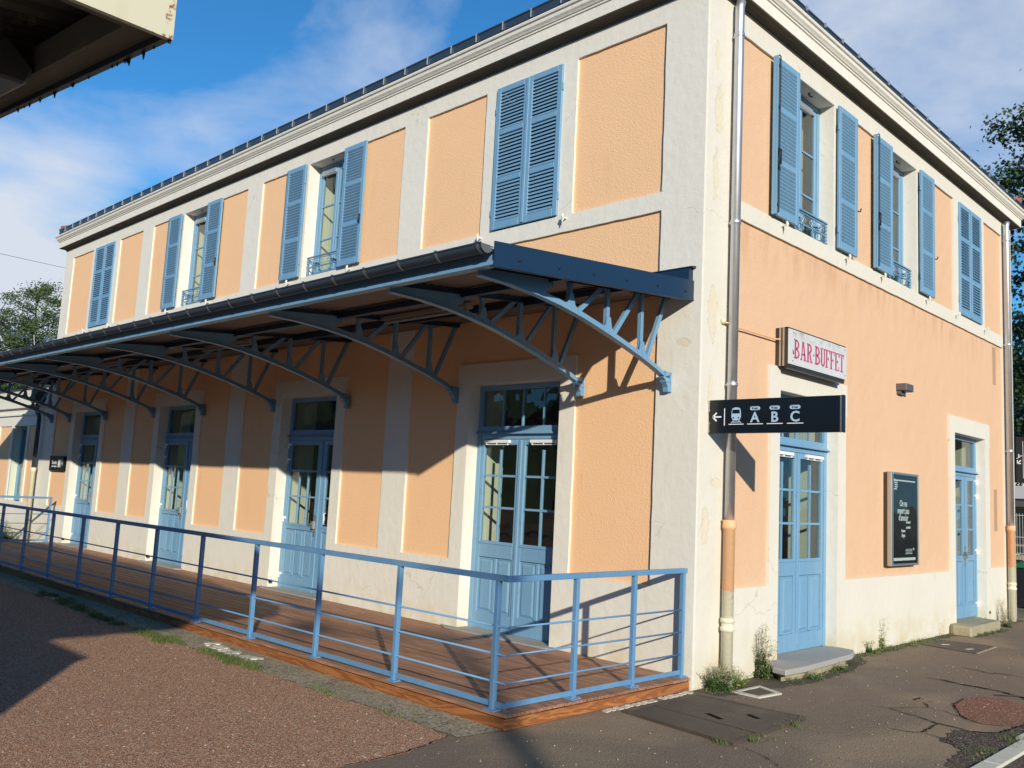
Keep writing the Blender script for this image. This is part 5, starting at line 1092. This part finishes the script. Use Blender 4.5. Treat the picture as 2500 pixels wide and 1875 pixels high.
# ------------------------------------------------------------------ wires far left
wires = [((-60, 590), (190, 652), 34, 41, 'topmost thin dark overhead wire left of the roof corner'), ((-60, 786), (190, 836), 34, 41, 'pale overhead wire crossing the trees above the canopy'), ((-60, 838), (120, 876), 34, 40, 'lowest pale overhead wire just above the canopy roof')]
for (a, b_, t0, t1, lb) in wires:
    p, q = at(*a, t0), at(*b_, t1); p2, q2 = p-(q-p)*3, q+(q-p)*1.2
    o = ob('overhead_wire', MB().tube([p2.lerp(q2, i/12)-Vector((0, 0, .25*math.sin(math.pi*i/12))) for i in range(13)], .010, 5).mesh('overhead_wire', 'clip')); o['label'] = lb; o['category'] = 'wire'; o['group'] = 'overhead railway wires'
p = at(83, 818, 37); q = at(84, 845, 37); o = ob('wire_dropper', MB().tube([p, q], .012, 5).mesh('wire_dropper', 'clip')); o['label'] = 'short vertical dropper between the two pale overhead wires'; o['category'] = 'wire'

# ------------------------------------------------------------------ old platform roof at top left and the unseen shadow box added below it
pr_ = thing('old_platform_roof', 'old rusting platform roof with cream fascia hanging in at the top left', 'canopy', (0, 0, 0))
X1, Y1, SL = 2.462, -6.574, .126
XB = .2
def zr_(x): return 3.0+SL*(X1-max(x, XB))
def slab(x0, x1, y0, y1, a, b_): # slab following the slope
    return MB().add([(x, y, zr_(x)+h) for x in (x0, x1) for y in (y0, y1) for h in (a, b_)], [(0, 1, 3, 2), (4, 6, 7, 5), (0, 4, 5, 1), (2, 3, 7, 6), (0, 2, 6, 4), (1, 5, 7, 3)])
ob('end_fascia', slab(X1-.01, X1+.012, -13, Y1, .0, .30).mesh('end_fascia', 'enamel'), pr_)
fs_ = slab(XB, X1-.012, Y1-.02, Y1, .0, .30).box(-26, XB, Y1-.02, Y1, zr_(-6), zr_(-6)+.30); ob('side_fascia', fs_.mesh('side_fascia', 'zinc'), pr_)
us = MB(); xs_ = []; x = X1-.015; prof = [(0, 0), (.045, 0), (.06, .035), (.105, .035), (.12, 0)]
while x > -3: xs_ += [(x-a, h) for a, h in prof]; x -= .15
def zs_(x, y): return zr_(x)+.215+.11*(y-Y1)
m_ = len(xs_); us.add([(x, Y1-.022, zs_(x, Y1)+h) for x, h in xs_]+[(x, Y1-2.2, zs_(x, Y1-2.2)+h) for x, h in xs_]+[(x, -13, zs_(x, Y1-2.2)+h) for x, h in xs_], [(i, i+1, m_+i+1, m_+i) for i in range(m_-1)]+[(m_+i, m_+i+1, 2*m_+i+1, 2*m_+i) for i in range(m_-1)])
ob('corrugated_sheet', us.mesh('corrugated_sheet', 'oldsheet'), pr_)
ob('roof_deck', slab(XB, X1-.012, -13, Y1-.02, .26, .28).box(-26, XB, -13, Y1-.02, zr_(-6)+.26, zr_(-6)+.28).mesh('roof_deck', 'zinc'), pr_)
ob('edge_beam', slab(XB, X1-.015, Y1-.10, Y1-.021, .02, .12).add(*(lambda b__: (b__.v, b__.f))(slab(X1-.09, X1-.012, -13, Y1-.10, .02, .12))).mesh('edge_beam', 'oldsheet'), pr_)
gx = 1.62
gt_ = MB()
for (a, b_) in ((XB, gx),):
    for yo in (0,):
        gt_.add([(x, Y1-.10-yy, zr_(x)+h) for x in (a, b_) for yy, h in ((0, .03), (.02, -.03), (.16, -.03), (.18, .06), (.09, .12))], [(0, 1, 2, 3, 4), (9, 8, 7, 6, 5)]+[(i, (i+1) % 5, 5+(i+1) % 5, 5+i) for i in range(5)])
ob('box_gutter', gt_.mesh('box_gutter', 'grey'), pr_, bev=.01)
r = random.Random(5); dr = MB()
for i in range(26):
    x = X1-r.random()**1.5*1.9; hh = r.uniform(.004, .012)*(2.0 if i % 9 == 0 else 1); dr.tube([(x, Y1-.004, zr_(x)+.004), (x+.004, Y1-.004, zr_(x)-hh)], [.006, .002], 5)
ob('rust_flake', dr.mesh('rust_flake', 'dark'), pr_, kind='stuff')
for x in (-1.0, -8.0, -15.0): ob('post', MB().box(x-.07, x+.07, -10.6, -10.46, 0, zr_(x)+.14).mesh('post', 'grey'), pr_)
ks = thing('shadow_caster_box', 'grey box added out of view under the old platform roof to cast ground shadow', 'shelter', (0, 0, 0))  # unseen box, shaped to throw the shadow edge over the gravel
ob('wall', MB().box(-1.6, 2.05, -10.4, -8.34, 0, 2.38).mesh('wall', 'whitegrey'), ks); ob('roof', MB().box(-1.7, 2.1, -10.5, -8.30, 2.38, 2.42).mesh('roof', 'zinc'), ks)
# stand-in lamp post, unseen behind the camera, added to shadow asphalt and deck
sl_ = thing('shadow_lamp_post', 'grey stand-in lamp post added unseen behind the camera to cast shadow', 'street lamp', (20.3, -16.3, 0))
ob('pole', MB().tube([(0, 0, 0), (0, 0, 1.0), (0, 0, 9.0)], [.16, .13, .09], 12).mesh('pole', 'grey', True), sl_)
ob('lamp_head', MB().tube([(-.9, -1.2, 9.05), (0, 0, 9.0), (0, 0, 9.05)], .06, 8).box(-1.15, -.75, -1.45, -1.0, 9.0, 9.2).mesh('lamp_head', 'grey'), sl_)

# ------------------------------------------------------------------ right background strip
sh_ = thing('bus_shelter', 'grey shelter with a pale roof edge seen past the far drainpipe', 'shelter', (-2.2, 16.0, 0))
ob('roof', MB().box(-.0, 5, 0, 2.0, 2.25, 2.55).mesh('roof', 'whitegrey'), sh_); ob('beam', MB().box(0.02, 5, -.05, .0, 2.06, 2.2).mesh('beam', 'grey'), sh_); ob('back_wall', MB().box(-.3, 5, 2.0, 2.1, 0, 2.25).mesh('back_wall', 'mossy'), sh_)
for x in (.06, 2.0, 4.0): ob('post', MB().box(x, x+.06, 0, .06, 0, 2.25).mesh('post', 'whitegrey'), sh_)
fe = thing('mesh_fence', 'grey wire mesh fence panel in the street behind the station corner', 'fence', (-1.6, 15.6, 0))
mb = MB()
for i in range(40): mb.box(i*.06, i*.06+.008, 0, .008, .1, 1.9)
for z in (.15, .55, .95, 1.35, 1.85): mb.box(0, 2.4, -.008, 0, z, z+.014)
ob('wire_mesh', mb.mesh('wire_mesh', 'whitegrey'), fe, kind='stuff')
for x in (0, 1.2, 2.4): ob('post', MB().box(x-.03, x+.03, -.03, .03, 0, 2.0).mesh('post', 'grey'), fe)
sc_o = thing('scooter', 'white parked scooter behind the mesh fence at the right edge', 'scooter', (-.95, 15.0, 0))
ob('body', MB().prism([(-.5, .3), (.35, .28), (.45, .55), (.30, .75), (.22, 1.15), (.15, 1.15), (.12, .55), (-.05, .45), (-.15, .75), (-.6, .8), (-.65, .55)], 1, -.14, .14).mesh('body', 'white'), sc_o, bev=.04)
for x in (-.45, .45): ob('wheel', MB().tube([(x, -.06, .23), (x, .06, .23)], .23, 16).mesh('wheel', 'dark', True), sc_o)
ob('seat', MB().box(-.62, -.08, -.13, .13, .78, .86).mesh('seat', 'dark'), sc_o, bev=.03); ob('handlebar', MB().tube([(.18, -.33, 1.12), (.18, .33, 1.12)], .018, 6).mesh('handlebar', 'dark'), sc_o)
bn = thing('green_planter', 'green topped planter box on the pavement right of the far drainpipe', 'planter', (-.62, 12.9, 0))
ob('rim', MB().box(-.0, 1.2, -.3, .3, .80, .88).mesh('rim', 'green'), bn, bev=.01); ob('box', MB().box(.04, 1.16, -.26, .26, .05, .80).mesh('box', 'dark'), bn)
far = thing('far_building', 'pale rendered house across the street at the right edge', 'building', (-9, 34, 0))
ob('wall', MB().box(0, 14, 0, 6, 0, 5).mesh('wall', 'cream'), far); ob('roof', MB().prism([(-.4, 5), (14.4, 5), (14.4, 5.2), (-.4, 5.2)], 1, -.4, 6.4).mesh('roof', 'tile'), far)
sheet('street', [(-40, 12.2), (40, 12.2), (40, 60), (-40, 60)], .003, 'asphalt')

# ------------------------------------------------------------------ added wooded slope, unseen behind the camera, blocks low sky light
r = random.Random(77); hv = []; hf = []; nseg = 90
for i in range(nseg+1):
    a = R(178+(382-178)*i/nseg); base = 70+6*math.sin(i*.7)
    for k, (rr_, zz_) in enumerate(((base, -.5), (base+10, 5.5), (base+24, 11+r.uniform(-.8, .8)), (base+38, 15+r.uniform(-1.5, 1.5)), (base+60, 14))):
        hv.append((4+rr_*math.cos(a)+r.uniform(-1, 1), -8+rr_*math.sin(a)+r.uniform(-1, 1), zz_))
for i in range(nseg):
    for k in range(4): hf.append((i*5+k, (i+1)*5+k, (i+1)*5+k+1, i*5+k+1))
Mt['slope'] = mat('sky_blocker_green', (.05, .075, .03), .9, var=.4, vscale=.25, bump=.6, bscale=.6)[0]
hm_ = bpy.data.meshes.new('sky_blocker_hillside'); hm_.from_pydata(hv, [], hf); hm_.update(); hm_.materials.append(Mt['slope']); struct('sky_blocker_hillside', hm_)

# fallen leaves and litter along the foot of the gable wall and over the asphalt
r = random.Random(404); lm = MB()
for i in range(260):
    if i < 170: x, y = abs(r.gauss(.12, .14))+.05, r.uniform(.1, 10)
    else: x, y = r.uniform(.2, 2.5), r.uniform(-3, 8)
    if 1.1 < y < 3.3 and x < .48: continue
    if 7.0 < y < 8.7 and x < .36: continue
    q = r.uniform(.010, .024); a = r.uniform(0, 6.28); z = .012; d = (math.cos(a), math.sin(a)); n_ = (-d[1], d[0])
    lm.add([(x, y, z), (x+d[0]*q*.5+n_[0]*q*.35, y+d[1]*q*.5+n_[1]*q*.35, z+r.uniform(0, .012)), (x+d[0]*q*1.1, y+d[1]*q*1.1, z+r.uniform(0, .006)), (x+d[0]*q*.5-n_[0]*q*.35, y+d[1]*q*.5-n_[1]*q*.35, z+r.uniform(0, .012))], [(0, 1, 2), (0, 2, 3)])
Mt['litter'] = mat('brown_dead_leaf', (.20, .12, .05), .8, var=.6, vscale=20)[0]
lt = ob('leaf_litter', lm.mesh('leaf_litter', 'litter'), kind='stuff'); lt['label'] = 'small brown dead leaves scattered along the gable wall foot'; lt['category'] = 'leaf litter'
